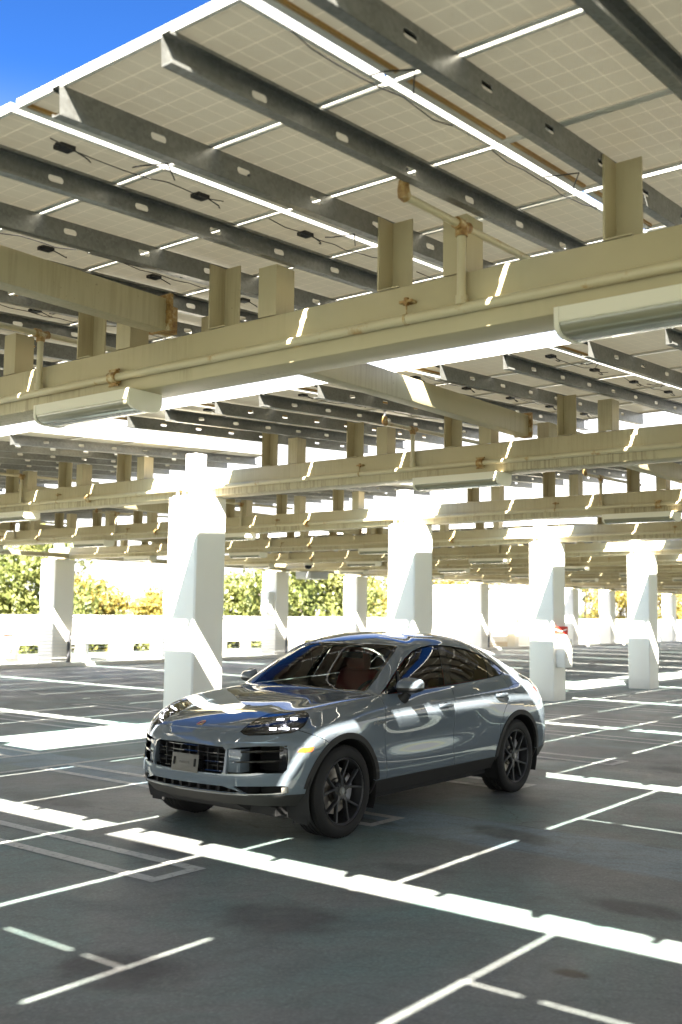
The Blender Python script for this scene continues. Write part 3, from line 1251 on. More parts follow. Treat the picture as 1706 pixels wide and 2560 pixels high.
    for wx in (-.005, -2.91):
        for s in (1, -1):
            w = MB()
            w.lathe([(.448, .945 * s), (.45, .45 * s), (.0, .45 * s)], 40, origin=(wx, 0, .365), a0=R(-25), a1=R(205))
            w.build('wheel_well', M_DARK, root, smooth=40)
            a = MB()
            ro, ri = .470, .423
            pts = []
            A0, A1 = R(9 if wx > -1 else 5), R(174)
            for t in np.linspace(A0, A1, 44):
                pts.append((wx + ro * math.cos(t), .365 + ro * math.sin(t)))
            for t in np.linspace(A1, A0, 44):
                pts.append((wx + ri * math.cos(t), .365 + ri * math.sin(t)))
            patch(skin, pts, 'side' if s > 0 else 'sideR', .008, .045, .03, a)
            a.build('arch_trim', M_CLAD, root, smooth=35)
    # ---- glazing
    def shrink(poly, d):
        n = len(poly)
        out = []
        for i in range(n):
            p, a, q = Vector(poly[i]), Vector(poly[i - 1]), Vector(poly[(i + 1) % n])
            t = ((p - a).normalized() + (q - p).normalized()).normalized()
            nn = Vector((-t.y, t.x))
            c = p + nn * d
            out.append(tuple(c if inside(tuple(p + nn * abs(d) * .5), poly) == (d > 0) else p - nn * d))
        return out
    g = patch(skin, sym(WS), 'top', -.005, .05)
    g.build('windscreen', M_WS, root, smooth=60)
    band = MB()
    ws = sym(WS)
    wi = shrink(ws, .032)
    for i in range(len(ws)):
        j = (i + 1) % len(ws)
        patch(skin, [ws[i], ws[j], wi[j], wi[i]], 'top', -.0035, .06, 0, band)
    band.build('windscreen_border', M_GLOSSB, root, smooth=60)
    patch(skin, sym(RW), 'top', -.005, .05).build('rear_window', M_WS, root, smooth=60)

    def edge_x(path, z):
        for (x0, z0), (x1, z1) in zip(path, path[1:]):
            if min(z0, z1) <= z <= max(z0, z1) and abs(z1 - z0) > 1e-6:
                return x0 + (x1 - x0) * (z - z0) / (z1 - z0)
        return path[0][0]

    def clip_x(poly, x0, x1):
        """part of an outline between two sloping lines given by (x at z=1.12, x at z=1.5)"""
        def lx(l, z):
            return l[0] + (l[1] - l[0]) * (z - 1.12) / .38
        out = densify(poly, .02)
        res = []
        for k, lim in enumerate((x0, x1)):
            if lim is None:
                continue
            sgn = 1 if k == 0 else -1
            res = []
            n = len(out)
            for i in range(n):
                p, q = out[i], out[(i + 1) % n]
                dp = sgn * (lx(lim, p[1]) - p[0])
                dq = sgn * (lx(lim, q[1]) - q[0])
                if dp >= 0:
                    res.append(p)
                if (dp >= 0) != (dq >= 0):
                    t = dp / (dp - dq)
                    res.append((p[0] + (q[0] - p[0]) * t, p[1] + (q[1] - p[1]) * t))
            out = res
        return out
    inner = shrink(DLO, .010)
    for s, fr in ((1, 'side'), (-1, 'sideR')):
        lines = [None, (-.845, -1.15), (-1.625, -1.775), (-1.745, -1.90), (-2.47, -2.70), (-2.585, -2.79), None]
        names_ = ['quarter_light', 'front_door_window', 'centre_pillar_trim', 'rear_door_window', 'window_divider', 'rear_quarter_window']
        for k in range(6):
            po = clip_x(inner, lines[k], lines[k + 1])
            if len(po) < 3:
                continue
            trim = k in (2, 4)
            patch(skin, po, fr, -.004 if trim else -.008, .04).build(names_[k], M_GLOSSB if trim else (M_SG if k else M_GLOSSB), root, smooth=60)
        t = MB()
        n = len(DLO)
        big = shrink(DLO, -.010)
        for i in range(n):
            j = (i + 1) % n
            patch(skin, [big[i], big[j], inner[j], inner[i]], fr, .0022, .05, .006, t)
        t.build('window_trim', M_GLOSSB, root, smooth=40)
        t = MB()
        patch(skin, [(-.853, 1.105), (-.873, 1.105), (-.99, 1.285), (-.97, 1.29)], fr, .006, .05, .012, t)
        t.build('mirror_corner_trim', M_PLAST, root, smooth=40)
    # ---- mirrors
    for s in (1, -1):
        c = MB()
        lo = MB()
        nt, npz = 26, 14

        def sp(v, e):
            return math.copysign(abs(v) ** e, v)
        def pt(t, ph):
            x = sp(math.cos(t), .72) * sp(math.cos(ph), .62)
            y = sp(math.sin(t), .72) * sp(math.cos(ph), .62)
            z = sp(math.sin(ph), .62)
            taper = 1 - .18 * (y * .5 + .5)
            bx = .095 * x * taper if x > 0 else .055 * x
            return (-.90 + bx - .03 * y, (.985 + .115 * y) * s, 1.160 + (.080 if z > 0 else .052) * z * taper - (.02 * x if z > 0 else 0))
        for (m_, p0, p1) in ((c, -.02, math.pi / 2), (lo, -math.pi / 2, -.02)):
            vs, fs = [], []
            for i in range(npz + 1):
                for k in range(nt):
                    vs.append(pt(2 * math.pi * k / nt, p0 + (p1 - p0) * i / npz))
            for i in range(npz):
                for k in range(nt):
                    fs.append((i * nt + k, i * nt + (k + 1) % nt, (i + 1) * nt + (k + 1) % nt, (i + 1) * nt + k))
            m_.add(vs, fs)
        mo = c.build('wing_mirror', M_PAINT, root, smooth=60)
        lo.tube([(-.875, .885 * s, 1.045), (-.885, .925 * s, 1.06), (-.90, .955 * s, 1.108)], [.056, .046, .036], 12)
        lo.build('mirror_base', M_PLAST, mo, smooth=50)
        gl = MB()
        gl.lathe([(.001, 0), (.06, 0.0)], 20, axis='x', origin=(-.962, .995 * s, 1.165))
        gl.build('mirror_glass', M_CHROME, mo, smooth=30)
    # ---- door handles
    for s in (1, -1):
        for x0, x1, z in ((-1.40, -1.63, .962), (-2.46, -2.70, 1.0)):
            h = MB()
            pts, rs = [], []
            for t in np.linspace(0, 1, 13):
                x = x0 + (x1 - x0) * t
                p, n = skin.cast((x, 2.5 * s, z), (0, -s, 0))
                bul = math.sin(math.pi * t) ** .45
                pts.append(p + Vector((0, s, 0)) * (.004 + .030 * bul))
                rs.append(.0115 + .003 * math.sin(math.pi * t))
            h.tube(pts, rs, 10)
            h.v = [(a, b, z + (c - z) * 1.55) for a, b, c in h.v]
            ho = h.build('door_handle', M_PAINT, root, smooth=60)
            d = MB()
            xm, hw = (x0 + x1) / 2, .075
            patch(skin, [(xm + hw * math.cos(a), z - .004 + .030 * math.sin(a)) for a in np.linspace(0, 2 * math.pi, 25)[:-1]], 'side' if s > 0 else 'sideR', .0012, .03, 0, d)
            d.build('handle_recess', M_GLOSSB, ho, smooth=60)
    # ---- grille, intakes
    b = MB()
    b.box((.55, -.43, .50), (.70, .43, .79))
    for s in (1, -1):
        b.box((.30, min(.42 * s, .835 * s), .54), (.44, max(.42 * s, .835 * s), .79))
        b.box((.33, min(.46 * s, .83 * s), .375), (.47, max(.46 * s, .83 * s), .49))
    b.box((.60, -.55, .38), (.72, .55, .48))
    b.build('grille_backing', M_DARK, root)
    gr = MB()
    def gx(y):
        return .852 - .10 * (y / .42) ** 2 * .55
    for z, r in ((.735, .010), (.690, .009), (.624, .009), (.553, .010)):
        gr.tube([(gx(y) - .004, y, z) for y in np.linspace(-.40, .40, 13)], r * .62, 6)
    gr.build('grille_slat', M_GLOSSB, root, smooth=40)
    gb = MB()
    for y in np.linspace(-.40, .40, 9):
        gb.box((gx(y) - .075, y - .006, .545), (gx(y) - .012, y + .006, .748))
    gb.box((.70, -.405, .655), (.80, .405, .665))
    gb.box((.70, -.405, .585), (.80, .405, .595))
    gb.build('grille_rib', M_PLAST, root)
    for s in (1, -1):
        fin = MB()
        for z, dz in ((.712, .0), (.640, -.004)):
            vs = []
            for t in np.linspace(0, 1, 9):
                y = .465 + (.800 - .465) * t
                x = skin.cast((3, y, z), (-1, 0, 0))[0].x - .010
                h = .0065 * min(1, .25 + 3.5 * t)
                vs += [(x, y * s, z + dz + .02 * t + h), (x + .004, y * s, z + dz + .02 * t - h), (x - .09, y * s, z + dz + .02 * t - h), (x - .09, y * s, z + dz + .02 * t + h)]
            fs = []
            for i in range(8):
                for k in range(4):
                    fs.append((i * 4 + k, i * 4 + (k + 1) % 4, i * 4 + 4 + (k + 1) % 4, i * 4 + 4 + k))
            fs += [(0, 1, 2, 3), (35, 34, 33, 32)]
            fin.add(vs, fs)
        fin.build('intake_fin', M_GLOSSB, root, smooth=40)
        post = MB()
        post.prism([(.822, .42), (.790, .525), (.68, .525), (.68, .42)], 2, .555, .735)
        post.v = [(a, bb * s, c) for a, bb, c in post.v]
        post.build('intake_post', M_PAINT, root, smooth=30, bevel=.008)
        cap = MB()
        cap.prism([(.612, .778), (.572, .822), (.50, .830), (.50, .77)], 2, .572, .772)
        cap.v = [(a, bb * s, c) for a, bb, c in cap.v]
        cap.build('intake_end', M_GLOSSB, root, smooth=30, bevel=.006)
        fg = MB()
        fg.prism([(.600, .792), (.565, .828), (.50, .832), (.50, .78)], 2, .405, .460)
        fg.v = [(a, bb * s, c) for a, bb, c in fg.v]
        fg.build('duct_end', M_PLATE, root, smooth=30, bevel=.006)
        st = MB()
        patch(skin, [(y * s, z) for y, z in ((.58, .395), (.80, .404), (.825, .414), (.828, .458), (.821, .462), (.817, .420), (.80, .411), (.58, .401))], 'front', .004, .03, .01, st)
        st.build('duct_strip', M_SILV, root, smooth=40)
    lip = MB()
    patch(skin, symf([(0, .406), (.48, .402), (.58, .400), (.58, .394), (.48, .395), (0, .397)]), 'front', .006, .04, .014, lip)
    lip.build('lower_lip_strip', M_SILV, root, smooth=40)
    lb = MB()
    lb.box((.76, -.012, .400), (.83, .012, .455))
    lbm = lb.mesh('lower_grille_rib', [M_PLAST])
    for y in np.linspace(-.42, .42, 9):
        put('lower_grille_rib', lbm, root, (-.03 * (y / .42) ** 2, y, 0))
    # ---- number plate holder with embossed lettering
    pl = MB()
    pl.prism([(-.152, .527), (.152, .527), (.152, .668), (-.152, .668)], 0, .873, .885)
    po = pl.build('plate_holder', M_PLATE, root, smooth=30, bevel=.004)
    po.rotation_euler = (0, R(-6), 0)
    po.location = (.07, 0, -.088)
    sl = MB()
    for y in (-.118, .118):
        sl.tube([(.884, y, .575), (.884, y, .635)], .012, 10)
    sl.build('bracket_slot', M_DARK, po, smooth=30)
    cu = bpy.data.curves.new('plate_text', 'FONT')
    cu.body = 'PORSCHE'
    cu.size = .028
    cu.extrude = .0006
    cu.align_x = 'CENTER'
    to = bpy.data.objects.new('plate_text', cu)
    COL.objects.link(to)
    dg = bpy.context.evaluated_depsgraph_get()
    tm = bpy.data.meshes.new_from_object(to.evaluated_get(dg))
    bpy.data.objects.remove(to)
    tm.materials.clear()
    tm.materials.append(mat('plate_text_grey', (.07, .067, .06), .5))
    put('plate_lettering', tm, po, (.8856, 0, .592), (R(90), 0, R(90)))
    # ---- crest on the bonnet
    cr = MB()
    shp = [(-.038, .05), (0, .058), (.038, .05), (.038, -.01), (.026, -.04), (0, -.058), (-.026, -.04), (-.038, -.01)]
    def crest(w, off, mi, sc=1.0):
        poly = [(.705 + q[1] * .66 * sc, q[0] * .82 * sc) for q in w]
        patch(skin, poly, 'top', off, .02, .003, cr, mi)
    crest(shp, .0035, 0)
    for (x0, x1, y0, y1, mi) in ((-.032, -.004, .006, .042, 1), (.004, .032, -.036, -.002, 1), (-.013, .013, -.018, .020, 2), (-.028, -.004, -.030, -.004, 3), (.004, .028, .008, .040, 3)):
        crest([(x0, y0), (x1, y0), (x1, y1), (x0, y1)], .0048, mi)
    cr.build('bonnet_crest', [M_GOLD, M_CRED, M_GLOSSB, M_GOLD], root, smooth=30)
    # ---- headlights
    for s in (1, -1):
        n = Vector((.72, .62 * s, .30)).normalized()
        ex = n.cross(Vector((0, 0, 1))).normalized()
        ey = ex.cross(n)
        hp = [Vector((x, y * s, z)) for x, y, z in HL]
        c0 = sum(hp, Vector()) / len(hp)
        p2 = [((p - c0).dot(ex), (p - c0).dot(ey)) for p in hp]

        def fr(a, b, c0=c0, ex=ex, ey=ey, n=n):
            return (tuple(c0 + ex * a + ey * b + n * .6), tuple(-n))
        lens = patch(skin, p2, fr, -.002, .03)
        lo_ = lens.build('headlight', M_LENS, root, smooth=60)
        hb = MB()
        k = len(hp)
        back = [p - n * .085 for p in hp]
        tri = tessellate_polygon([[Vector((a, b_, 0)) for a, b_ in p2]])
        hb.add([p - n * .004 for p in hp] + back, [(i, (i + 1) % k, k + (i + 1) % k, k + i) for i in range(k)] + [tuple(i + k for i in t) for t in tri])
        hb.build('lamp_housing', M_GLOSSB, lo_, smooth=30)
        bz = MB()
        w2 = shrink(p2, .012)
        for i in range(k):
            j = (i + 1) % k
            patch(skin, [p2[i], p2[j], w2[j], w2[i]], fr, -.0005, .05, 0, bz)
        bz.build('lamp_bezel', M_GLOSSB, lo_, smooth=40)
        # reflector modules, lenses and the four light bars
        rf = MB()
        led = MB()
        bars = [(.456, .643, .959), (.403, .742, .967), (.583, .677, .896), (.518, .758, .900)]
        tx = Vector((-.55, .83 * s, .03)).normalized()
        for (x, y, z) in bars:
            q = Vector((x, y * s, z)) - n * .028
            w, h = .027, .0055
            upv = Vector((0, 0, 1))
            led.add([q - tx * w - upv * h, q + tx * w - upv * h, q + tx * w + upv * h, q - tx * w + upv * h,
                     q - tx * w - upv * h - n * .015, q + tx * w - upv * h - n * .015, q + tx * w + upv * h - n * .015, q - tx * w + upv * h - n * .015],
                    [(0, 1, 2, 3), (7, 6, 5, 4), (0, 4, 5, 1), (1, 5, 6, 2), (2, 6, 7, 3), (3, 7, 4, 0)])
        for (x, y, z, r) in ((.500, .728, .928, .034), (.558, .580, .924, .026), (.44, .77, .936, .02)):
            q = Vector((x, y * s, z)) - n * .05
            u1 = tx
            u2 = n.cross(tx)
            vs, fs = [], []
            for (rr, hh) in ((r, .022), (r * .9, .024), (r * .8, .005), (r * .45, .022), (.0005, .028)):
                for a in range(20):
                    t = 2 * math.pi * a / 20
                    vs.append(q + (u1 * math.cos(t) + u2 * math.sin(t)) * rr + n * hh)
            for i in range(4):
                for a in range(20):
                    fs.append((i * 20 + a, i * 20 + (a + 1) % 20, i * 20 + 20 + (a + 1) % 20, i * 20 + 20 + a))
            rf.add(vs, fs)
        rf.tube([Vector((.60, .49 * s, .884)) - n * .04, Vector((.435, .59 * s, .944)) - n * .03, Vector((.325, .72 * s, .984)) - n * .03], .006, 6)
        rf.tube([Vector((.665, .56 * s, .860)) - n * .03, Vector((.575, .71 * s, .870)) - n * .03, Vector((.465, .815 * s, .894)) - n * .03], .006, 6)
        rf.build('lamp_reflector', M_LEDOFF, lo_, smooth=40)
        led.build('light_bar', M_LED, lo_)
        mk = MB()
        patch(skin, [(x, z) for x, z in MARKER], 'side' if s > 0 else 'sideR', .004, .03, .012, mk)
        mk.build('side_marker', M_AMBER, root, smooth=50)
        # tail lamp
        tl = MB()
        patch(skin, [(-3.42, 1.025), (-3.46, 1.045), (-3.57, 1.04), (-3.60, 1.0), (-3.48, .985)], 'side' if s > 0 else 'sideR', .004, .03, .012, tl)
        tl.build('tail_lamp', M_RED, root, smooth=50)
        # mud deflector in front of the wheel
        md = MB()
        md.prism([(.40, .27), (.418, .27), (.41, .155), (.40, .15)], 1, .76 * s, .91 * s)
        md.build('mud_flap', M_DARK, root, smooth=30)
        # script badge on the wing
    tl = MB()
    patch(skin, symf([(0, 1.03), (.45, 1.03), (.62, 1.02), (.62, .985), (.45, .99), (0, .99)]), 'rear', .004, .05, .012, tl)
    tl.build('tail_light_strip', M_RED, root, smooth=50)
    sp_ = MB()
    vs, fs = [], []
    ysp = np.linspace(-.60, .60, 17)
    for y in ysp:
        k = (y / .60) ** 2
        xb, zb = -2.97 + .06 * k, 1.500 - .085 * k
        vs += [(xb, y, zb), (xb - .20 + .05 * k, y, zb - .028), (xb - .205 + .05 * k, y, zb - .045), (xb, y, zb - .03)]
    for i in range(16):
        for a in range(4):
            fs.append((i * 4 + a, i * 4 + (a + 1) % 4, i * 4 + 4 + (a + 1) % 4, i * 4 + 4 + a))
    fs += [(0, 1, 2, 3), tuple(64 + k for k in (3, 2, 1, 0))]
    sp_.add(vs, fs)
    sp_.build('roof_spoiler', M_PAINT, root, smooth=40)
    cu = bpy.data.curves.new('badge_text', 'FONT')
    cu.body = 'e-hybrid'
    cu.size = .052
    cu.shear = .35
    cu.extrude = .0012
    to = bpy.data.objects.new('badge_text', cu)
    COL.objects.link(to)
    dg = bpy.context.evaluated_depsgraph_get()
    tm = bpy.data.meshes.new_from_object(to.evaluated_get(dg))
    bpy.data.objects.remove(to)
    tm.materials.clear()
    tm.materials.append(M_SILV)
    mb_l = put('wing_badge', tm, root, (-.375, 0, .868), (R(90), 0, R(180)))
    for v in tm.vertices:                                  # lay the script on the wing
        p, n = skin.cast((-.375 - v.co.x, 2.5, .868 + v.co.y), (0, -1, 0))
        v.co = Vector((v.co.x, v.co.y, p.y + .0015 + (v.co.z if v.co.z > 0 else 0)))
    # ---- wheels
    tyre_prof = []
    rout, rin, wid = .368, .262, .135
    half = [(rin, wid - .022), (rin + .012, wid - .006), (rin + .035, wid + .004), (rin + .062, wid + .003), (rout - .026, wid - .004), (rout - .010, wid - .016), (rout - .003, wid - .030)]
    grooves = []
    for c in (.066, .022):
        grooves += [(rout, c + .008), (rout - .009, c + .006), (rout - .009, c - .006), (rout, c - .008)]
    tyre_prof = half + grooves + [(r, -h) for r, h in grooves[::-1]] + [(r, -h) for r, h in half[::-1]]
    tyre_prof[len(half):len(half)] = [(rout, .095)]
    ty = MB()
    ty.lathe(tyre_prof, 90)
    # tread blocks: thin lateral sipes as raised shoulder lugs
    for k in range(64):
        a = 2 * math.pi * k / 64
        for sgn in (1, -1):
            c, s_ = math.cos(a), math.sin(a)
            da = .033
            pts = []
            for (r, hh) in ((rout + .0025, .092), (rout + .0005, .112), (rout - .012, .1225)):
                for d in (-da, da):
                    pts.append((r * math.cos(a + d), hh * sgn, r * math.sin(a + d)))
            ty.add(pts, [(0, 1, 3, 2), (2, 3, 5, 4)])
    ty_me = ty.mesh('tyre', [M_RUB], smooth=28)
    rim = MB()
    rim.lathe([(.262, .118), (.268, .112), (.268, .124), (.262, .128), (.252, .120), (.246, .085), (.238, .02), (.232, -.11)], 64)
    for k in range(5):
        base = 2 * math.pi * k / 5 + math.pi / 2 + R(6)
        node = (.088 * math.cos(base), .088 * math.sin(base))
        for d in (-18, 18):
            a2 = base + R(d)
            tip = (.252 * math.cos(a2), .252 * math.sin(a2))
            dirv = Vector((tip[0] - node[0], tip[1] - node[1])).normalized()
            nv_ = Vector((-dirv.y, dirv.x))
            vs = []
            for t, w, top in ((0, .0115, .108), (.5, .0095, .112), (1, .0105, .118)):
                c = Vector(node).lerp(Vector(tip), t)
                for off, dep in ((-w, -.035), (-w, -.004), (-w * .45, .0), (w * .45, .0), (w, -.004), (w, -.035)):
                    q = c + nv_ * off
                    vs.append((q.x, top + dep, q.y))
            fs = []
            for i in range(2):
                for j in range(6):
                    fs.append((i * 6 + j, i * 6 + (j + 1) % 6, i * 6 + 6 + (j + 1) % 6, i * 6 + 6 + j))
            fs += [tuple(range(6)), tuple(range(17, 11, -1))]
            rim.add(vs, fs)
        # web between hub and node
        nvb = Vector((-math.sin(base), math.cos(base)))
        vs = []
        for rr, w, top in ((.025, .024, .100), (.094, .013, .108)):
            c = Vector((rr * math.cos(base), rr * math.sin(base)))
            for off, dep in ((-w, -.035), (-w, 0), (w, 0), (w, -.035)):
                q = c + nvb * off
                vs.append((q.x, top + dep, q.y))
        rim.add(vs, [(0, 1, 5, 4), (1, 2, 6, 5), (2, 3, 7, 6), (4, 5, 6, 7), (0, 3, 2, 1)])
        bo = base + R(36)
        rim.lathe([(.0105, .088), (.0105, .104), (.0001, .104)], 8, origin=(.055 * math.cos(bo), 0, .055 * math.sin(bo)))
    rim.lathe([(.072, .06), (.072, .092), (.064, .098), (.036, .1)], 36)
    rim_me = rim.mesh('wheel', [M_RIM], smooth=30)
    cap = MB()
    cap.lathe([(.036, .098), (.034, .112), (.0002, .113)], 28)
    cap_me = cap.mesh('centre_cap', [M_PLATE], smooth=30)
    ccr = MB()
    ccr.prism([(q[0] * .40, q[1] * .40) for q in shp], 1, .1128, .1145)
    ccr_me = ccr.mesh('cap_crest', [M_CHROME])
    dsc = MB()
    dsc.lathe([(.10, .03), (.188, .03), (.188, -.005), (.10, -.005), (.09, .045), (.0, .045)], 48)
    dsc_me = dsc.mesh('brake_disc', [M_DISC], smooth=30)
    cal = MB()
    cal.lathe([(.135, -.03), (.200, -.03), (.205, .045), (.135, .05), (.135, -.03)], 14, a0=R(150), a1=R(215))
    cal_me = cal.mesh('brake_caliper', [M_CALI], smooth=30)
    for wx in (0, -2.895):
        for s in (1, -1):
            w = put('wheel', rim_me, root, (wx, .822 * s, .365), (0, R(7 if wx == 0 else 17), 0 if s > 0 else math.pi))
            for nm, mm in (('tyre', ty_me), ('centre_cap', cap_me), ('cap_crest', ccr_me), ('brake_disc', dsc_me), ('brake_caliper', cal_me)):
                put(nm, mm, w)
    # ---- cabin
    cb = MB()
    cb.box((-3.3, -.80, .34), (-.75, .80, .42))
    cb.prism([(-.62, .95), (-.62, 1.085), (-.80, 1.10), (-1.02, 1.04), (-1.06, .93), (-1.0, .62), (-.7, .62)], 1, -.80, .80)
    for s in (1, -1):
        cb.box((-2.9, min(.80 * s, .86 * s), .40), (-.7, max(.80 * s, .86 * s), 1.04))
    cb.prism([(-3.25, .45), (-3.25, 1.10), (-2.72, 1.12), (-2.70, .45)], 1, -.66, .66)
    cb.build('cabin_lining', M_CABIN, root)
    hl_ = MB()
    rings_ = [(-1.22, 1.478, .50), (-1.5, 1.545, .47), (-2.0, 1.58, .47), (-2.5, 1.535, .45), (-2.95, 1.44, .42)]
    vs = []
    for x, z, w in rings_:
        vs += [(x, -w - .1, z - .06), (x, -w, z), (x, w, z), (x, w + .1, z - .06)]
    fs = [(i * 4 + a, i * 4 + a + 1, i * 4 + 5 + a, i * 4 + 4 + a) for i in range(4) for a in range(3)]
    hl_.add(vs, fs)
    hl_.build('roof_lining', M_CABIN, root)

    def seat(x, y, w, name):
        s_ = MB()
        s_.prism([(x + .26, .60), (x + .28, .68), (x + .24, .72), (x - .22, .68), (x - .26, .60), (x - .2, .5), (x + .2, .5)], 1, y - w, y + w)
        b0 = len(s_.v)
        s_.prism([(x - .20, .66), (x - .12, .70), (x - .33, 1.18), (x - .38, 1.24), (x - .44, 1.20), (x - .34, .64)], 1, y - w * .92, y + w * .92)
        s_.prism([(x - .33, 1.22), (x - .31, 1.30), (x - .34, 1.385), (x - .40, 1.40), (x - .44, 1.36), (x - .43, 1.22)], 1, y - .125, y + .125)
        so = s_.build(name, M_LEATH, root, smooth=40, bevel=.03)
        return so
    seat(-1.52, .37, .26, 'seat')
    seat(-1.52, -.37, .26, 'seat')
    seat(-2.42, .36, .30, 'rear_seat')
    seat(-2.42, -.36, .30, 'rear_seat')
    stw = MB()
    vs, fs = [], []
    for i in range(32):
        a = 2 * math.pi * i / 32
        for j in range(8):
            b_ = 2 * math.pi * j / 8
            r = .185 + .015 * math.cos(b_)
            y, z, x = r * math.cos(a), r * math.sin(a), .015 * math.sin(b_)
            vs.append((-1.12 + x * .9 - z * .38, .37 + y, 1.0 + z * .92 + x * .4))
    for i in range(32):
        for j in range(8):
            fs.append((i * 8 + j, i * 8 + (j + 1) % 8, ((i + 1) % 32) * 8 + (j + 1) % 8, ((i + 1) % 32) * 8 + j))
    stw.add(vs, fs)
    stw.tube([(-1.12, .19, 1.0), (-1.12, .55, 1.0)], .016, 8)
    stw.tube([(-.95, .37, .95), (-1.13, .37, 1.0)], .04, 10)
    stw.build('steering_wheel', M_CABIN, root, smooth=50)
    mr = MB()
    mr.box((-1.33, -.12, 1.37), (-1.30, .12, 1.43))
    mr.build('rear_view_mirror', M_CABIN, root, bevel=.01)
    return root
# ------------------------------------------------------------------ ground, deck, markings
DX = 5.288                       # spacing of the beams
ROW1, ROW2 = 10.727, 28.33       # the two column lines
ZB, ZT = 3.447, 3.794            # underside and top of the beams
TILT = .0613
PX, PY, NXP, NYP = .945, 1.467, 5, 11
ORD = ['zeroth', 'first', 'second', 'third', 'fourth', 'fifth', 'sixth', 'seventh', 'eighth', 'ninth', 'tenth', 'eleventh', 'twelfth', 'thirteenth', 'fourteenth', 'fifteenth', 'sixteenth']


def gx(k):
    return 5.106 + DX * (k - 1)


def colx(k):
    return 10.187 + DX * (k - 2)


def build_ground():
    g = MB()
    g.add([(-5000, -5000, -7.6), (5000, -5000, -7.6), (5000, 5000, -7.6), (-5000, 5000, -7.6)], [(0, 1, 2, 3)])
    tag(g.build('ground', M_EARTH), kind='structure')
    d = MB()
    d.box((-45, -50, -.45), (125, 36.0, 0))
    tag(d.build('parking_deck', M_DECK), kind='structure')
    ln = MB()

    def rect(x0, x1, y0, y1):
        ln.add([(x0, y0, .004), (x1, y0, .004), (x1, y1, .004), (x0, y1, .004)], [(0, 1, 2, 3)])
    w = .105

    def hairpin(x, y0, y1, end):
        a, b = x - .205, x + .205
        rect(a - w / 2, a + w / 2, y0, y1)
        rect(b - w / 2, b + w / 2, y0, y1)
        e = y0 if end < 0 else y1
        if end < 0:
            rect(a + w / 2, b - w / 2, e, e + .09)
        else:
            rect(a + w / 2, b - w / 2, e - .09, e)
    for i in range(-4, 28):
        x = 5.15 + 2.485 * i
        if i != 0 or True:
            hairpin(x, 5.50, 10.30, -1)
        hairpin(x + .3, 11.40, 16.7, 1)
        hairpin(x, 22.6, 27.7, -1)
    for y in (10.345, 11.355):
        rect(-8, 75, y - .045, y + .045)
    tag(ln.build('bay_lines', M_LINE), kind='structure')


# ------------------------------------------------------------------ solar canopies
def panel_meshes():
    lx, ly = .9195, 1.420
    hx, hy = lx / 2, ly / 2
    b = MB()
    fw = .022
    # back sheet and glass
    b.add([(-hx + .004, -hy + .004, .022), (hx - .004, -hy + .004, .022), (hx - .004, hy - .004, .022), (-hx + .004, hy - .004, .022)], [(0, 3, 2, 1)], 0)
    # frame: outer wall plus inward flange at the bottom
    for (x0, x1, y0, y1) in ((-hx, hx, -hy, -hy + .004), (-hx, hx, hy - .004, hy), (-hx, -hx + .004, -hy + .004, hy - .004), (hx - .004, hx, -hy + .004, hy - .004)):
        b.box((x0, y0, 0), (x1, y1, .042), 1)
    for (x0, x1, y0, y1, mi) in ((-hx + .004, hx - .004, -hy + .004, -hy + fw, 1), (-hx + .004, hx - .004, hy - fw - .012, hy - .004, 1),
                                 (-hx + .004, -hx + fw, -hy + fw, hy - fw - .012, 1), (hx - fw - .012, hx - .004, -hy + fw, hy - fw - .012, 1)):
        b.box((x0, y0, .0005), (x1, y1, .004), mi)
    b.box((-hx + .03, hy - fw - .030, .004), (hx - .03, hy - fw - .014, .0205), 2)  # inner edge strip carrying the painted golden glow
    me = b.mesh('solar_panel', [M_BACK, M_FRAME, M_FRAME_GLOW], recalc=False)
    j = MB()
    j.box((-.044, -.034, .0), (.044, .034, .0215), 0)
    j.box((-.068, -.024, .0), (-.05, -.01, .012), 0)
    j.tube([(.048, -.02, .004), (.12, -.03, -.02), (.17, .01, -.012), (.2, .05, .01)], .004, 5)
    jm = j.mesh('junction_box', [M_JBOX], smooth=40)
    return me, jm


def purlin_mesh(flip):
    L, D, FL, LP, TH = 4.74, .135, .055, .016, .003
    b = MB()
    s = -1 if not flip else 1          # side the flanges point to
    slots = []
    for i in range(8):
        xc = .57 + .588 * i
        if xc > L - .1:
            break
        pts = []
        for a in np.linspace(0, 2 * math.pi, 13)[:-1]:
            pts.append((xc + (.03 if math.cos(a) > 0 else -.03) + .019 * math.cos(a), -.062 + .019 * math.sin(a)))
        slots.append(pts)
    outer = [(0, -D), (L, -D), (L, 0), (0, 0)]
    loops = [outer] + slots
    tri = tessellate_polygon([[Vector((q[0], q[1], 0)) for q in lp] for lp in loops])
    flat = [q for lp in loops for q in lp]
    n = len(flat)
    for y in (-TH / 2, TH / 2):
        b.add([(q[0], y, q[1]) for q in flat], [tuple(t) for t in tri], 0)
    base = 4
    for lp in slots:
        m = len(lp)
        b.add([(q[0], -TH / 2, q[1]) for q in lp] + [(q[0], TH / 2, q[1]) for q in lp], [(i, (i + 1) % m, m + (i + 1) % m, m + i) for i in range(m)], 0)
    y0, y1 = sorted((s * TH / 2, s * FL))
    b.box((0, y0, -D), (L, y1, -D + TH), 0)
    b.box((0, y0, -TH), (L, y1, 0), 0)
    e0, e1 = sorted((s * (FL - TH), s * FL))
    b.box((0, e0, -D + TH), (L, e1, -D + LP), 0)
    b.box((0, e0, -LP), (L, e1, -TH), 0)
    return b.mesh('purlin', [M_GALV], recalc=True)


# panels that have slipped a little and let a slot of sun through: canopy, bay, place in the grid
LEAK = {(0, 'A', 2, 6): -.022, (0, 'A', 3, 4): -.022, (1, 'A', 2, 5): -.02, (2, 'A', 3, 2): -.018, (2, 'B', 2, 1): -.018}


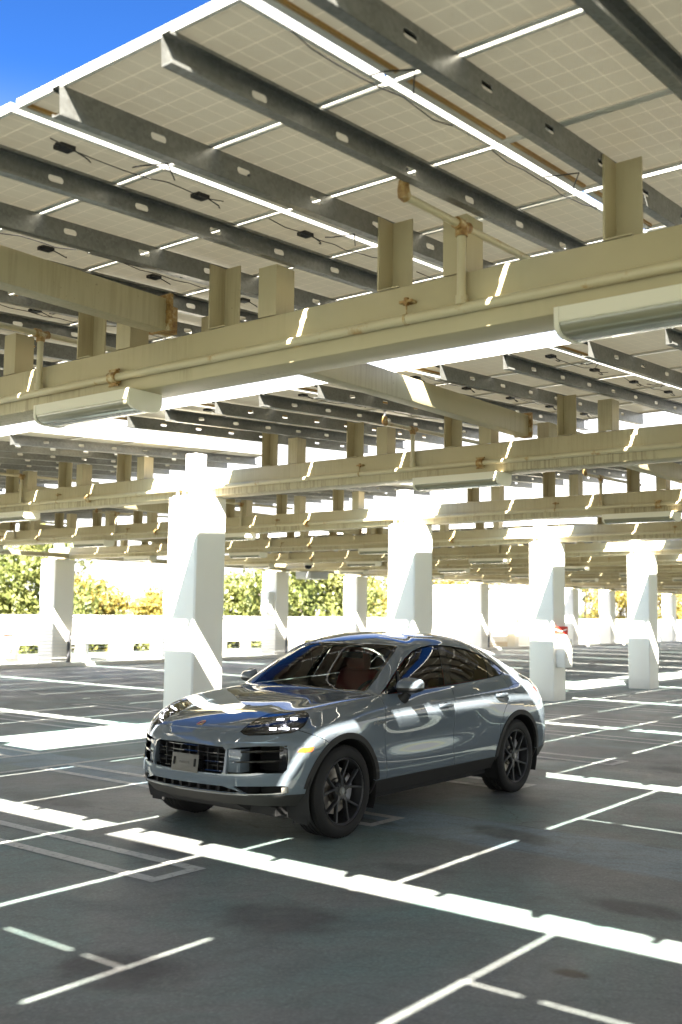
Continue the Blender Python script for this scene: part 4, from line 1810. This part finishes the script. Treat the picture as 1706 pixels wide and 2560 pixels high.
def build_canopies():
    pm, jm = panel_meshes()
    pa, pb = purlin_mesh(False), purlin_mesh(True)
    ang = math.atan(TILT)
    cable = MB()
    rr = random.Random(3)
    for q in range(3):
        x0 = .3 + q * 1.6
        pts = [(x0 + t * 1.2, 0.02 * math.sin(t * 9 + q) + .02, -.012 - .05 * math.sin(math.pi * t) * rr.uniform(.3, 1)) for t in np.linspace(0, 1, 9)]
        cable.tube(pts, .0032, 5)
        cable.tube([(x0 + .5, .0, -.02), (x0 + .46, -.10, -.05), (x0 + .6, -.16, -.01), (x0 + .75, -.05, -.03)], .004, 5)
    cab_me = cable.mesh('cable', [M_JBOX], smooth=60)
    jr = random.Random(21)
    blocker = MB()  # strip added below a panel gap to keep sun lines off the deck
    blocker.box((0, -.045, -.012), (1, .045, -.006))
    blocker_me = blocker.mesh('sun_gap_blocker', [M_GALV])
    bays = {'A': (9.93 - NYP * PY, 9.93), 'B': (11.50, 11.50 + NYP * PY), 'C': (9.93 - 1.57 - 2 * NYP * PY, 9.93 - 1.57 - NYP * PY)}
    where = {'A': 'right of the column line', 'B': 'beyond the column line', 'C': 'behind the viewer'}
    for k in range(-1, 15):
        for bay, (ya, yb) in bays.items():
            if bay == 'C' and not (-1 <= k <= 4):
                continue
            xf = 2.62 + DX * (k - 1)
            root = empty('solar_canopy', (xf, ya, 4.130), (0, -ang, 0))
            if k >= 1:
                lab = f'solar panel canopy over the {ORD[k]} steel beam from the viewer, {where[bay]}'
            else:
                lab = f'solar panel canopy {"just above" if k == 0 else "one row behind"} the viewer, {where[bay]}'
            tag(root, lab, 'solar canopy', 'tilted solar panel canopies over the deck')
            single = k <= 4 and bay != 'C' and not (bay == 'B' and k < 1)
            if single:
                for j in range(NYP):
                    for i in range(NXP):
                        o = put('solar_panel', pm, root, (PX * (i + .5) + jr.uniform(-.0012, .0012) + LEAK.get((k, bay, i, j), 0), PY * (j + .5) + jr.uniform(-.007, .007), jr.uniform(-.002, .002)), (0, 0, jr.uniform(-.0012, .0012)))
                        if k >= 1 and k <= 3 and bay == 'A':
                            yj = -.52 if j % 2 == 1 or j > 7 else .50
                            put('junction_box', jm, o, (-.02, yj, 0))
                for j in range(NYP):
                    if k in (1, 2) and bay == 'A':
                        put('cable', cab_me, root, (0, PY * j + (.10 if j % 2 else .0), 0))
            else:
                b = MB()
                for j in range(NYP):
                    for i in range(NXP):
                        x, y = PX * (i + .5), PY * (j + .5)
                        b.add([(x - .457, y - .714, .022), (x + .457, y - .714, .022), (x + .457, y + .714, .022), (x - .457, y + .714, .022)], [(0, 3, 2, 1)], 0)
                        for (x0, x1, y0, y1) in ((-.461, .461, -.718, -.694), (-.461, .461, .694, .718), (-.461, -.437, -.694, .694), (.437, .461, -.694, .694)):
                            b.box((x + x0, y + y0, 0), (x + x1, y + y1, .04), 1)
                o = b.build('solar_panel', [M_BACK, M_FRAME], root, recalc=False)
                o['kind'] = 'stuff'
            if bay == 'A':
                for (kk, jj, xa, xb) in ((0, 6, 3.45, 4.73), (1, 5, 0, 4.73), (2, 5, 0, 4.73), (1, 8, 1.6, 4.7)):
                    if kk == k:
                        o = put('sun_gap_blocker', blocker_me, root, (xa, PY * jj, 0))
                        o.scale = (xb - xa, 1, 1)
            for j in range(NYP):
                put('purlin', pa, root, (-.005, PY * j + .44, -.0005))
                put('purlin', pb, root, (-.005, PY * j + 1.10, -.0005))




# ------------------------------------------------------------------ beams, posts, pipes, lamps
def build_beams():
    # post meshes
    po = MB()
    w, h = .078, ZT
    po.box((w - .012, -w, ZT), (w, w, 4.262))
    po.box((-w, w - .012, ZT), (w - .012, w, 4.262))
    po.box((-w, -w, ZT), (w, w, ZT + .008))
    open_me = po.mesh('post', [M_CREAM])
    pf = MB()
    pf.box((-.09, -.08, ZT), (-.078, .08, 4.135))
    pf.box((-.078, .068, ZT), (.09, .08, 4.135))
    pf.box((-.078, -.08, ZT), (.09, -.068, 4.135))
    flat_me = pf.mesh('post', [M_CREAM])
    st = MB()
    st.box((-.10, -.11, ZT), (.10, .11, 4.10))
    stub_me = st.mesh('column_stub', [M_WALL])
    # lamp meshes
    L = 1.13
    hs = MB()
    hs.prism([(-.155, .045), (.155, .045), (.155, -.030), (.150, -.036), (-.150, -.036), (-.155, -.030)], 1, -L / 2, L / 2)
    hs_me = hs.mesh('light_fixture', [M_FIXT], smooth=30)
    le = MB()
    prof = [(-.149, -.036), (-.147, -.052), (-.136, -.071), (-.112, -.088), (-.07, -.098), (-.02, -.1), (.02, -.1), (.07, -.098), (.112, -.088), (.136, -.071), (.147, -.052), (.149, -.036)]
    le.prism(prof, 1, -L / 2 + .012, L / 2 - .012)
    le_me = le.mesh('lens', [M_FLENS], smooth=40)
    ec = MB()
    ec.prism([(-.159, .045), (.159, .045), (.159, -.035), (.154, -.056), (.141, -.077), (.115, -.094), (.07, -.104), (-.07, -.104), (-.115, -.094), (-.141, -.077), (-.154, -.056), (-.159, -.035)], 1, -.014, .012)
    ec_me = ec.mesh('end_cap', [M_FIXT], smooth=30)
    # pipe pieces
    ri = MB()
    ri.tube([(0, 0, .02), (0, 0, .44)], .026, 10)
    ri.tube([(0, 0, .02), (0, 0, .075)], .036, 10)
    ri_me = ri.mesh('riser', [M_PIPE], smooth=40)
    rr_ = MB()
    rr_.tube([(0, 0, .42), (0, 0, .47), (-.015, 0, .485), (-.06, 0, .485)], [.036, .038, .038, .036], 10)
    rr_.tube([(0, 0, .47), (.07, 0, .49)], .034, 10)
    elb_me = rr_.mesh('elbow', [M_RUSTY], smooth=40)
    re_ = MB()
    re_.tube([(-.55, 0, .470), (-.57, 0, .475), (-.575, 0, .50), (-.575, 0, .55)], [.032, .036, .034, .028], 10)
    end_me = re_.mesh('end_elbow', [M_RUSTY], smooth=40)
    br = MB()
    br.tube([(-.58, 0, .470), (0, 0, .485), (1.6, 0, .53)], .024, 10)
    br_me = br.mesh('branch_pipe', [M_PIPE], smooth=40)
    he = MB()
    he.tube([(-.575, 0, .55), (-.575, 0, .575)], .016, 8)
    he.tube([(-.575, 0, .575), (-.575, -.012, .59), (-.575, -.012, .605), (-.575, 0, .615)], .004, 5)
    he.tube([(-.575, 0, .575), (-.575, .012, .59), (-.575, .012, .605), (-.575, 0, .615)], .004, 5)
    he.lathe([(.022, .615), (.026, .617), (.004, .622)], 10, axis='z', origin=(-.575, 0, 0))
    he_me = he.mesh('sprinkler_head', [M_POLE], smooth=30)
    cp = MB()
    cp.lathe([(.030, -.04), (.045, -.04), (.047, -.012), (.047, .012), (.045, .04), (.030, .04)], 14, axis='y')
    for sg in (1, -1):
        cp.box((-.014, -.035, sg * .045 - .012), (.014, .035, sg * .045 + .016))
        cp.tube([(0, -.055, sg * .058), (0, .055, sg * .058)], .009, 6)
    cp_me = cp.mesh('coupling', [M_RUSTY], smooth=35)
    hg = MB()
    hg.lathe([(.030, -.008), (.034, -.008), (.034, .008), (.030, .008)], 14, axis='y')
    hg.tube([(0, 0, .032), (0, 0, .10)], .006, 6)
    hg.box((-.012, -.045, .10), (.055, .045, .115))
    hg.tube([(.0, 0, .085), (.0, 0, .13)], .016, 8)
    hg_me = hg.mesh('pipe_hanger', [M_RUSTY], smooth=35)
    # tie beam mesh
    tb = MB()
    tb.box((.17, -.075, 3.80), (DX - .30, .075, 4.03))
    tie_me = tb.mesh('tie_beam', [M_CREAM], bevel=.012, smooth=35)
    tp = MB()
    tp.box((DX - .30, -.11, 3.797), (DX - .275, .11, 4.06))
    for y in (-.055, 0, .055):
        for z in (3.86, 3.93, 4.0):
            tp.tube([(DX - .31, y * 1.5, z), (DX - .262, y * 1.5, z)], .014, 6)
    tp.box((DX - .275, -.055, 3.797), (DX - .18, .055, 3.99))
    tp_me = tp.mesh('bolted_end_plate', [M_RUSTY])
    lamp_y = [1.87, 6.41, 15.36, 19.9, 24.4]
    for k in range(-1, 15):
        x = gx(k)
        nm = ORD[k] if k >= 1 else ('nearest overhead' if k == 0 else 'overhead rearmost')
        y0, y1 = -8.6, 28.95
        b = MB()
        b.box((-.157, y0, ZB), (.157, y1, ZT))
        g = b.build('steel_beam', M_CREAM, None, smooth=35, bevel=.022)
        g.location = (x, 0, 0)
        tag(g, f'cream painted steel beam carrying a solar canopy, {nm} beam from the viewer' if k >= 1 else f'cream painted steel beam, {nm} one above the viewer', 'beam', 'steel beams under the solar canopies')
        for (ya, yb) in ((9.93 - NYP * PY, 9.93), (11.50, 27.6)):
            for j in range(NYP):
                if k < 1 and ya < 5:
                    pass
                put('post', flat_me, g, (-.065, ya + PY * j + .44 + .10, 0))
                put('post', open_me, g, (-.075, ya + PY * j + 1.02, 0))
        for ry in (ROW1, ROW2):
            put('column_stub', stub_me, g, (0, ry + .27, .0025))
        # sprinkler pipe
        p = MB()
        p.tube([(0, y0 + .1, 0), (0, y1 - 1.2, 0)], .030, 12)
        pi = p.build('sprinkler_pipe', M_PIPE, None, smooth=40)
        pi.location = (x - .157 - .045, 0, 3.565)
        tag(pi, f'cream sprinkler pipe with rusty fittings along the side of the {nm} beam' + (' from the viewer' if k >= 1 else ''), 'pipe', 'sprinkler pipes along the beams')
        for y in (-4.9, -.92, 3.06, 7.04, 15.0, 19.0, 23.0):
            for nme, me in (('riser', ri_me), ('elbow', elb_me), ('end_elbow', end_me), ('branch_pipe', br_me), ('sprinkler_head', he_me)):
                put(nme, me, pi, (0, y, 0))
        for y in (-2.4, 1.9 - .95, 6.1, 13.2, 17.6, 22.0):
            put('coupling', cp_me, pi, (0, y, 0))
        for y in (-.96, 3.44, 7.84, 14.0, 18.6, 23.6):
            put('pipe_hanger', hg_me, pi, (0, y, 0))
        # lamps under the beam
        for n, y in enumerate(lamp_y):
            if k < 1:
                continue
            f = put('light_fixture', hs_me, None, (x - .12, y, ZB - .047))
            side = ['near its right end', 'between its right end and the columns', 'just past the column line', 'midway to the far parapet', 'next to the far parapet'][n]
            tag(f, f'long white strip light under the {nm} steel beam, {side}', 'light', 'strip lights under the beams')
            put('lens', le_me, f)
            put('end_cap', ec_me, f, (0, L / 2, 0))
            put('end_cap', ec_me, f, (0, -L / 2, 0))
        # ties to the next beam
        for n, y in enumerate((5.50, 15.95, 23.1)):
            if k > 10:
                continue
            t_ = put('tie_beam', tie_me, None, (x, y, 0))
            sd = ['in front of the columns', 'behind the columns', 'near the far parapet'][n]
            tag(t_, f'cream tie beam running from the {nm} to the next steel beam, {sd}', 'tie beam', 'tie beams between the steel beams')
            put('bolted_end_plate', tp_me, t_)
    eb = MB()
    eb.box((-12, -.09, 3.47), (100, .09, 3.62))
    e = eb.build('edge_beam', M_CREAM, None, bevel=.012, smooth=35)
    e.location = (0, 27.93, 0)
    tag(e, 'long cream edge beam crossing the tops of the far columns by the parapet', 'beam')


COL_LABEL = {
    (2, 1): 'white concrete column directly behind the car bonnet, nearest whole column',
    (3, 1): 'white concrete column rising behind the car roof',
    (4, 1): 'white concrete column carrying the red sign and extinguisher cabinet',
    (5, 1): 'white concrete column at the right side, beyond the one with the red sign',
    (4, 2): 'white column at the parapet on the far left in front of the tree',
    (6, 2): 'white column at the parapet carrying a white cabinet on its side',
    (7, 2): 'white column at the parapet just left of the column behind the car roof',
    (9, 2): 'white column at the parapet standing against the white stair tower',
}


def build_columns():
    c = MB()
    hw = .292
    ch = .022
    c.prism([(-hw + ch, -hw), (hw - ch, -hw), (hw, -hw + ch), (hw, hw - ch), (hw - ch, hw), (-hw + ch, hw), (-hw, hw - ch), (-hw, -hw + ch)], 2, 0, ZB - .028)
    me = c.mesh('concrete_column', [M_WALL], smooth=20)
    c = MB()
    hw = .385
    c.prism([(-hw + ch, -hw), (hw - ch, -hw), (hw, -hw + ch), (hw, hw - ch), (hw - ch, hw), (-hw + ch, hw), (-hw, hw - ch), (-hw, -hw + ch)], 2, 0, ZB - .028)
    me2 = c.mesh('concrete_column', [M_WALL], smooth=20)
    b = MB()
    b.box((-.24, -.26, ZB - .028), (.24, .26, ZB - .001))
    bp = b.mesh('base_plate', [M_BOLT])
    bo = MB()
    bo.tube([(0, 0, 0), (0, 0, .045)], .022, 8)
    bo.tube([(0, 0, .045), (0, 0, .075)], .014, 8)
    bm = bo.mesh('anchor_bolt', [M_BOLT], smooth=40)
    for r, ry in ((1, ROW1), (2, ROW2), (0, ROW1 - 17.6)):
        for k in range(-1, 15):
            if r == 0 and k > 3:
                continue
            o = put('concrete_column', me2 if r == 2 else me, None, (colx(k), ry, 0))
            lab = COL_LABEL.get((k, r))
            if not lab:
                lab = {1: f'white square concrete column under the {ORD[max(k, 0)]} steel beam, front row' if k > 0 else f'white square concrete column beside the viewer under overhead beam {"nearest" if k == 0 else "rearmost"}, front row',
                       2: f'white square concrete column at the far parapet under the {ORD[max(k, 0)]} steel beam' if k > 0 else f'white square concrete column at the far parapet under the {"nearest" if k == 0 else "rearmost"} overhead beam',
                       0: f'white square concrete column behind the viewer, number {ORD[k + 2]} along its row'}[r]
            tag(o, lab, 'column', 'white concrete columns')
            put('base_plate', bp, o)
            for y in (-.20, -.07, .07, .20):
                put('anchor_bolt', bm, o, (-.20, y, ZB - .001))


def build_parapet():
    Y0, Y1 = 30.2, 30.44
    w = MB()
    w.box((-45, Y0, .58), (100, Y1, 1.54))
    w.box((-45, Y0 - .02, 1.54), (100, Y1 + .02, 1.61))
    root = w.build('parapet_wall', M_WALL, None, bevel=.01)
    tag(root, 'long white parapet wall with openings at the far edge of the deck', 'parapet')
    k = MB()
    k.box((-45, 27.62, 0), (100, 27.80, .12))
    k.box((-45, Y0 - .06, 0), (100, Y1, .10))
    k.build('kerb', M_WALL, root)
    pm = MB()
    pm.box((0, Y0 + .01, .10), (.42, Y1 - .01, .58))
    me = pm.mesh('pier', [M_WALL])
    pw = MB()
    pw.box((0, Y0 - .03, .10), (.97, Y1 - .02, .579))
    mw = pw.mesh('pier', [M_WALL])
    x = 9.9
    i = 0
    while x < 44:
        put('pier', mw if i % 3 == 0 else me, root, (x, 0, 0))
        x += (2.0 if i % 3 == 0 else 1.45)
        i += 1
    so = MB()
    so.box((44, Y0 + .01, .10), (100, Y1 - .01, .58))
    so.build('solid_panel', M_WALL, root)
    so = MB()
    so.box((-45, Y0 + .01, .10), (9, Y1 - .01, .58))
    so.build('solid_panel', M_WALL, root)
    f = empty('cable_fence', (18, 27.84, 0))
    tag(f, 'row of thin white barrier cables strung low in front of the parapet', 'cable fence')
    cm = MB()
    cm.tube([(-30, 0, 0), (80, 0, 0)], .009, 6)
    cme = cm.mesh('cable', [M_STEELW], smooth=60)
    for z in np.linspace(.16, 1.12, 10):
        put('cable', cme, f, (0, 0, z))
    for n, kk in enumerate((4, 6, 9)):
        p = MB()
        p.tube([(0, 0, 0), (0, 0, 1.02)], .055, 12)
        p.lathe([(.055, 1.02), (.045, 1.05), (.001, 1.06)], 12, axis='z')
        o = p.build('bollard', M_POLE, None, smooth=40)
        o.location = (colx(kk) + .16, ROW2 - .50, 0)
        tag(o, ['dark round bollard beside the leftmost far column', 'dark round bollard beside the far column with the white cabinet', 'dark round bollard beside the far column by the stair tower'][n], 'bollard', 'bollards at the far columns')


def build_fittings():
    # red sign and cabinet on the column
    cx, cy = colx(4), ROW1 - .292
    s = MB()
    s.prism([(-.27, 0), (.25, 0), (-.01, -.20)], 2, 1.36, 1.60, 0)
    so = s.build('extinguisher_sign', M_SIGNR, None)
    so.location = (cx, cy - .004, 0)
    tag(so, 'red and white three sided extinguisher sign fixed to a white column', 'sign')
    w = MB()
    # pale strokes: a band under the red field and a slanting arrow on each visible face
    for (a, b) in (((-.27, 0), (-.01, -.20)), ((-.01, -.20), (.25, 0))):
        a3, b3 = Vector((a[0], a[1], 0)), Vector((b[0], b[1], 0))
        nn = (b3 - a3).cross(Vector((0, 0, 1))).normalized() * .003
        for (t0, t1, z0, z1, z2, z3) in ((.04, .96, 1.362, 1.362, 1.43, 1.43), (.10, .45, 1.53, 1.485, 1.51, 1.555), (.55, .92, 1.485, 1.53, 1.555, 1.51)):
            p, q = a3.lerp(b3, t0) + nn, a3.lerp(b3, t1) + nn
            w.add([(p.x, p.y, z0), (q.x, q.y, z1), (q.x, q.y, z2), (p.x, p.y, z3)], [(0, 1, 2, 3)])
    w.build('sign_band', M_SIGNW, so)
    c = MB()
    c.box((-.17, -.20, .72), (.20, -.001, 1.33))
    co = c.build('extinguisher_cabinet', M_SIGNW, None, bevel=.012, smooth=30)
    co.location = (cx, cy, 0)
    tag(co, 'white extinguisher cabinet mounted under the red sign on the column', 'cabinet')
    d = MB()
    d.box((-.13, -.206, .93), (.16, -.2005, 1.28))
    d.box((.10, -.21, .76), (.14, -.2005, .88))
    d.build('cabinet_door', M_FIXT, co, bevel=.004)
    g = MB()
    g.box((.2005, -.17, .85), (.206, -.05, 1.15))
    g.build('cabinet_label', M_TAN, co)
    # second cabinet at the left end of the parapet
    s2 = MB()
    s2.box((0, 0, 0), (.34, .012, .10))
    o = s2.build('warning_plate', M_SIGNR, None)
    o.location = (20.05, 30.155, .90)
    tag(o, 'small red plate on the white parapet at the far left', 'sign')
    q = MB()
    q.box((.03, .014 - .0155, .038), (.31, -.0005, .062))
    q.build('plate_band', M_SIGNW, o)
    c2 = MB()
    c2.box((0, 0, 0), (.34, .16, .55))
    o2 = c2.build('extinguisher_cabinet', M_SIGNW, None, bevel=.012, smooth=30)
    o2.location = (20.08, 30.0, .20)
    tag(o2, 'white cabinet with red marks below the red plate on the parapet', 'cabinet')
    m = MB()
    m.box((.14, -.006, .14), (.21, -.0005, .30))
    m.build('red_mark', M_SIGNR, o2)
    # cabinet on the side of a far column
    e = MB()
    e.box((-.36, -.25, 1.72), (-.001, .16, 2.62))
    eo = e.build('electrical_cabinet', M_SIGNW, None, bevel=.015, smooth=30)
    eo.location = (colx(6) - .385, ROW2 - .05, 0)
    tag(eo, 'white electrical cabinet fixed to the side of a far column', 'cabinet')
    dd = MB()
    dd.box((-.31, -.258, 1.78), (-.05, -.2505, 2.56))
    dd.build('cabinet_door', M_SIGNW, eo, bevel=.003)
    # hanging box and camera dome
    h = MB()
    h.box((-.55, -.45, 3.14), (.55, .35, 3.42))
    ho = h.build('hanging_box', M_GREYBOX, None, bevel=.02, smooth=30)
    ho.location = (31.75, 26.8, 0)
    tag(ho, 'grey box hanging below the far canopy between two parapet columns', 'hanging box')
    hb = MB()
    hb.tube([(-.3, 0, 3.42), (-.3, 0, 3.62)], .02, 6)
    hb.tube([(.3, 0, 3.42), (.3, 0, 3.62)], .02, 6)
    hb.build('bracket', M_GREYBOX, ho)
    dm = MB()
    dm.lathe([(.0, 0), (.17, 0), (.17, -.06), (.15, -.07)], 20, axis='z')
    do = dm.build('camera_dome', M_FIXT, None, smooth=40)
    do.location = (gx(5), 22.3, ZB - .002)
    tag(do, 'small round camera dome under the canopy near the far parapet', 'camera')
    db = MB()
    db.lathe([(.148, -.07), (.14, -.12), (.10, -.17), (.05, -.195), (.0, -.2)], 20, axis='z')
    db.build('dome_glass', M_GLOSSB, do, smooth=60)
    # stair tower and plant enclosure past the parapet line
    t = MB()
    t.box((0, 0, 0), (4.9, 5.0, 3.30))
    to = t.build('stair_tower', M_WALL, None, bevel=.02)
    to.location = (48.5, 29.2, 0)
    tag(to, 'white windowless stair tower block at the parapet right of the car roof', 'stair tower')
    r = MB()
    r.box((-.08, -.06, 3.302), (5.0, 5.1, 3.42))
    r.build('roof_slab', M_WALL, to)
    dn = MB()
    dn.box((3.1, -.05, .05), (4.0, -.0025, 2.15))
    dn.build('door', M_FIXT, to)
    pn = MB()
    pn.box((4.15, -.06, 1.5), (4.45, -.0025, 1.95))
    pn.build('notice', mat('orange_notice', (.62, .22, .12), .5), to)
    sk = MB()
    sk.box((.9, -.11, .04), (3.05, -.0025, .33))
    sk.build('base_strip', M_TAN, to)
    v = MB()
    v.box((0, 0, 0), (1.15, 1.4, 2.65))
    vo = v.build('plant_enclosure', M_SIGNW, None, bevel=.03)
    vo.location = (46.4, 30.9, 0)
    tag(vo, 'white plant enclosure with a louvred door left of the stair tower', 'enclosure')
    lv = MB()
    lv.box((.30, -.03, 1.3), (.85, -.0025, 2.35))
    lv.build('louvre', M_FIXT, vo)


# ------------------------------------------------------------------ trees
def build_tree(i, u, dist, top, wid, kind, label, base=-7.6):
    """u: bearing as picture column used once to choose a place on the ground, top: height of the crown above the deck"""
    ang = YAW - math.atan((u - 853) / FPX)
    x, y = dist * math.cos(ang), dist * math.sin(ang)
    r = random.Random(100 + i)
    root = empty('broadleaf_tree' if kind != 2 else 'conifer_tree', (x, y, base))
    tag(root, label, 'tree', 'trees beyond the parapet')
    H = top - base
    tr = MB()
    tr.tube([(0, 0, 0), (r.uniform(-.2, .2), r.uniform(-.2, .2), H * .35), (r.uniform(-.4, .4), r.uniform(-.4, .4), H * .75)], [.32, .24, .08], 8)
    for q in range(6):
        a = r.uniform(0, 6.28)
        z0 = H * r.uniform(.30, .6)
        tr.tube([(0, 0, z0), (math.cos(a) * wid * .3, math.sin(a) * wid * .3, z0 + H * .12), (math.cos(a) * wid * .62, math.sin(a) * wid * .62, z0 + H * .24)], [.12, .08, .03], 6)
    tr.build('trunk', M_BARK, root, smooth=60)
    b = MB()
    clumps = []
    n = 36 if kind != 2 else 36
    for q in range(n):
        if kind == 2:
            t = r.random()
            rad = wid * (1 - t) * .8 + .3
            a = r.uniform(0, 6.28)
            clumps.append((math.cos(a) * rad * r.random() ** .5, math.sin(a) * rad * r.random() ** .5, H * (.22 + .78 * t), wid * .22 * (1.15 - t)))
        else:
            a = r.uniform(0, 6.28)
            el = r.uniform(-.6, 1.0)
            rr = r.random() ** .4
            clumps.append((math.cos(a) * wid * .85 * rr * math.cos(el * 1.2), math.sin(a) * wid * .85 * rr * math.cos(el * 1.2), H * .66 + math.sin(el * 1.45) * H * .30 * rr, wid * r.uniform(.22, .40)))
    for (cx, cy, cz, cr) in clumps:
        m = int(260 if kind != 1 else 190)
        for q in range(m):
            v = Vector((r.gauss(0, 1), r.gauss(0, 1), r.gauss(0, 1))).normalized() * cr * (r.random() ** .45)
            c = Vector((cx, cy, cz)) + Vector((v.x, v.y, v.z * .8))
            nrm = (v.normalized() + Vector((r.gauss(0, .6), r.gauss(0, .6), r.gauss(.3, .5)))).normalized()
            t1 = nrm.orthogonal().normalized()
            t2 = nrm.cross(t1)
            an = r.uniform(0, 6.28)
            a1 = t1 * math.cos(an) + t2 * math.sin(an)
            a2 = nrm.cross(a1)
            s = r.uniform(.09, .18)
            b.add([c - a1 * s, c - a2 * s * .55, c + a1 * s, c + a2 * s * .55], [(0, 1, 2, 3)])
    b.build('crown', M_LEAF[kind], root, recalc=False)


M_LEAF = [m_leaf('green_leaves', (.110, .138, .036), (.175, .172, .048)), m_leaf('yellowing_leaves', (.225, .18, .036), (.26, .20, .048)), m_leaf('dark_conifer_needles', (.075, .100, .042), (.115, .130, .050))]


def build_trees():
    T = [(-30, 52, 5.2, 3.6, 0, 'broad green tree at the left edge behind the parapet'),
         (75, 50, 5.9, 3.2, 0, 'tall green tree behind the leftmost far column'),
         (150, 60, 5.6, 2.8, 2, 'dark tree partly hidden by the leftmost far column'),
         (222, 58, 3.7, 1.9, 1, 'slim pale tree just right of the leftmost far column'),
         (300, 62, 1.9, 2.4, 0, 'low round bush top above the parapet left of the nearest column'),
         (352, 66, 2.9, 2.4, 1, 'yellow tree left of the nearest column'),
         (410, 64, 3.4, 2.3, 1, 'yellow green tree touching the left edge of the nearest column'),
         (575, 56, 3.7, 2.2, 0, 'green tree just right of the nearest column'),
         (640, 60, 3.4, 2.2, 1, 'yellow tree behind the far column with the cabinet'),
         (745, 54, 5.4, 3.2, 0, 'wide bright green tree between two far columns'),
         (835, 58, 5.2, 2.6, 0, 'green tree just left of the far column behind the car roof'),
         (940, 66, 3.9, 2.6, 1, 'yellow tree left of the column behind the car roof'),
         (1015, 70, 4.6, 2.6, 0, 'green tree hidden mostly by the column behind the car roof'),
         (1105, 72, 5.6, 3.4, 1, 'yellow tree left of the stair tower'),
         (1170, 76, 6.0, 3.0, 1, 'yellow tree behind the stair tower'),
         (1360, 105, 7.2, 3.4, 2, 'dark tree behind the column with the red sign'),
         (1462, 100, 7.6, 3.6, 2, 'dark green conifer between two far columns on the right'),
         (1545, 95, 5.4, 3.4, 1, 'yellow green tree left of the right-hand column'),
         (1600, 110, 7.2, 3.4, 2, 'dark conifer behind the right-hand column'),
         (1690, 98, 5.6, 3.2, 1, 'yellow tree at the right edge of the view'),
         (1760, 104, 6.5, 3.4, 0, 'green tree past the right edge of the view'),
         (490, 75, 5.0, 3.0, 2, 'dark tree hidden behind the nearest column'),
         (690, 78, 5.6, 3.0, 2, 'dark tree between the cabinet column and the bright green tree'),
         (880, 85, 6.0, 3.2, 2, 'dark tree behind the far column left of the car roof')]
    for i, (u, d, top, wid, kind, lab) in enumerate(T):
        build_tree(i, u, d, top + .2, wid * 1.22, kind, lab)
    # distant wood that closes the horizon
    r = random.Random(5)
    b = MB()
    for q in range(5200):
        ang = YAW - math.atan((r.uniform(-350, 2100) - 853) / FPX)
        d = r.uniform(125, 180)
        c = Vector((d * math.cos(ang), d * math.sin(ang), -7.6 + r.random() ** .6 * (6.6 + 1.8 * math.sin(ang * 37) + 1.2 * math.sin(ang * 90))))
        n = Vector((-c.x, -c.y, r.uniform(0, 90))).normalized() + Vector((r.gauss(0, .4), r.gauss(0, .4), r.gauss(0, .4)))
        n.normalize()
        t1 = n.orthogonal().normalized()
        t2 = n.cross(t1)
        s = r.uniform(.6, 1.3)
        b.add([c - t1 * s, c - t2 * s * .7, c + t1 * s, c + t2 * s * .7], [(0, 1, 2, 3)])
    o = b.build('distant_wood', M_LEAF[0], None, recalc=False)
    tag(o, kind='stuff')
# ------------------------------------------------------------------ build everything
build_ground()
build_canopies()
build_beams()
build_columns()
build_parapet()
build_car()
build_fittings()
build_trees()
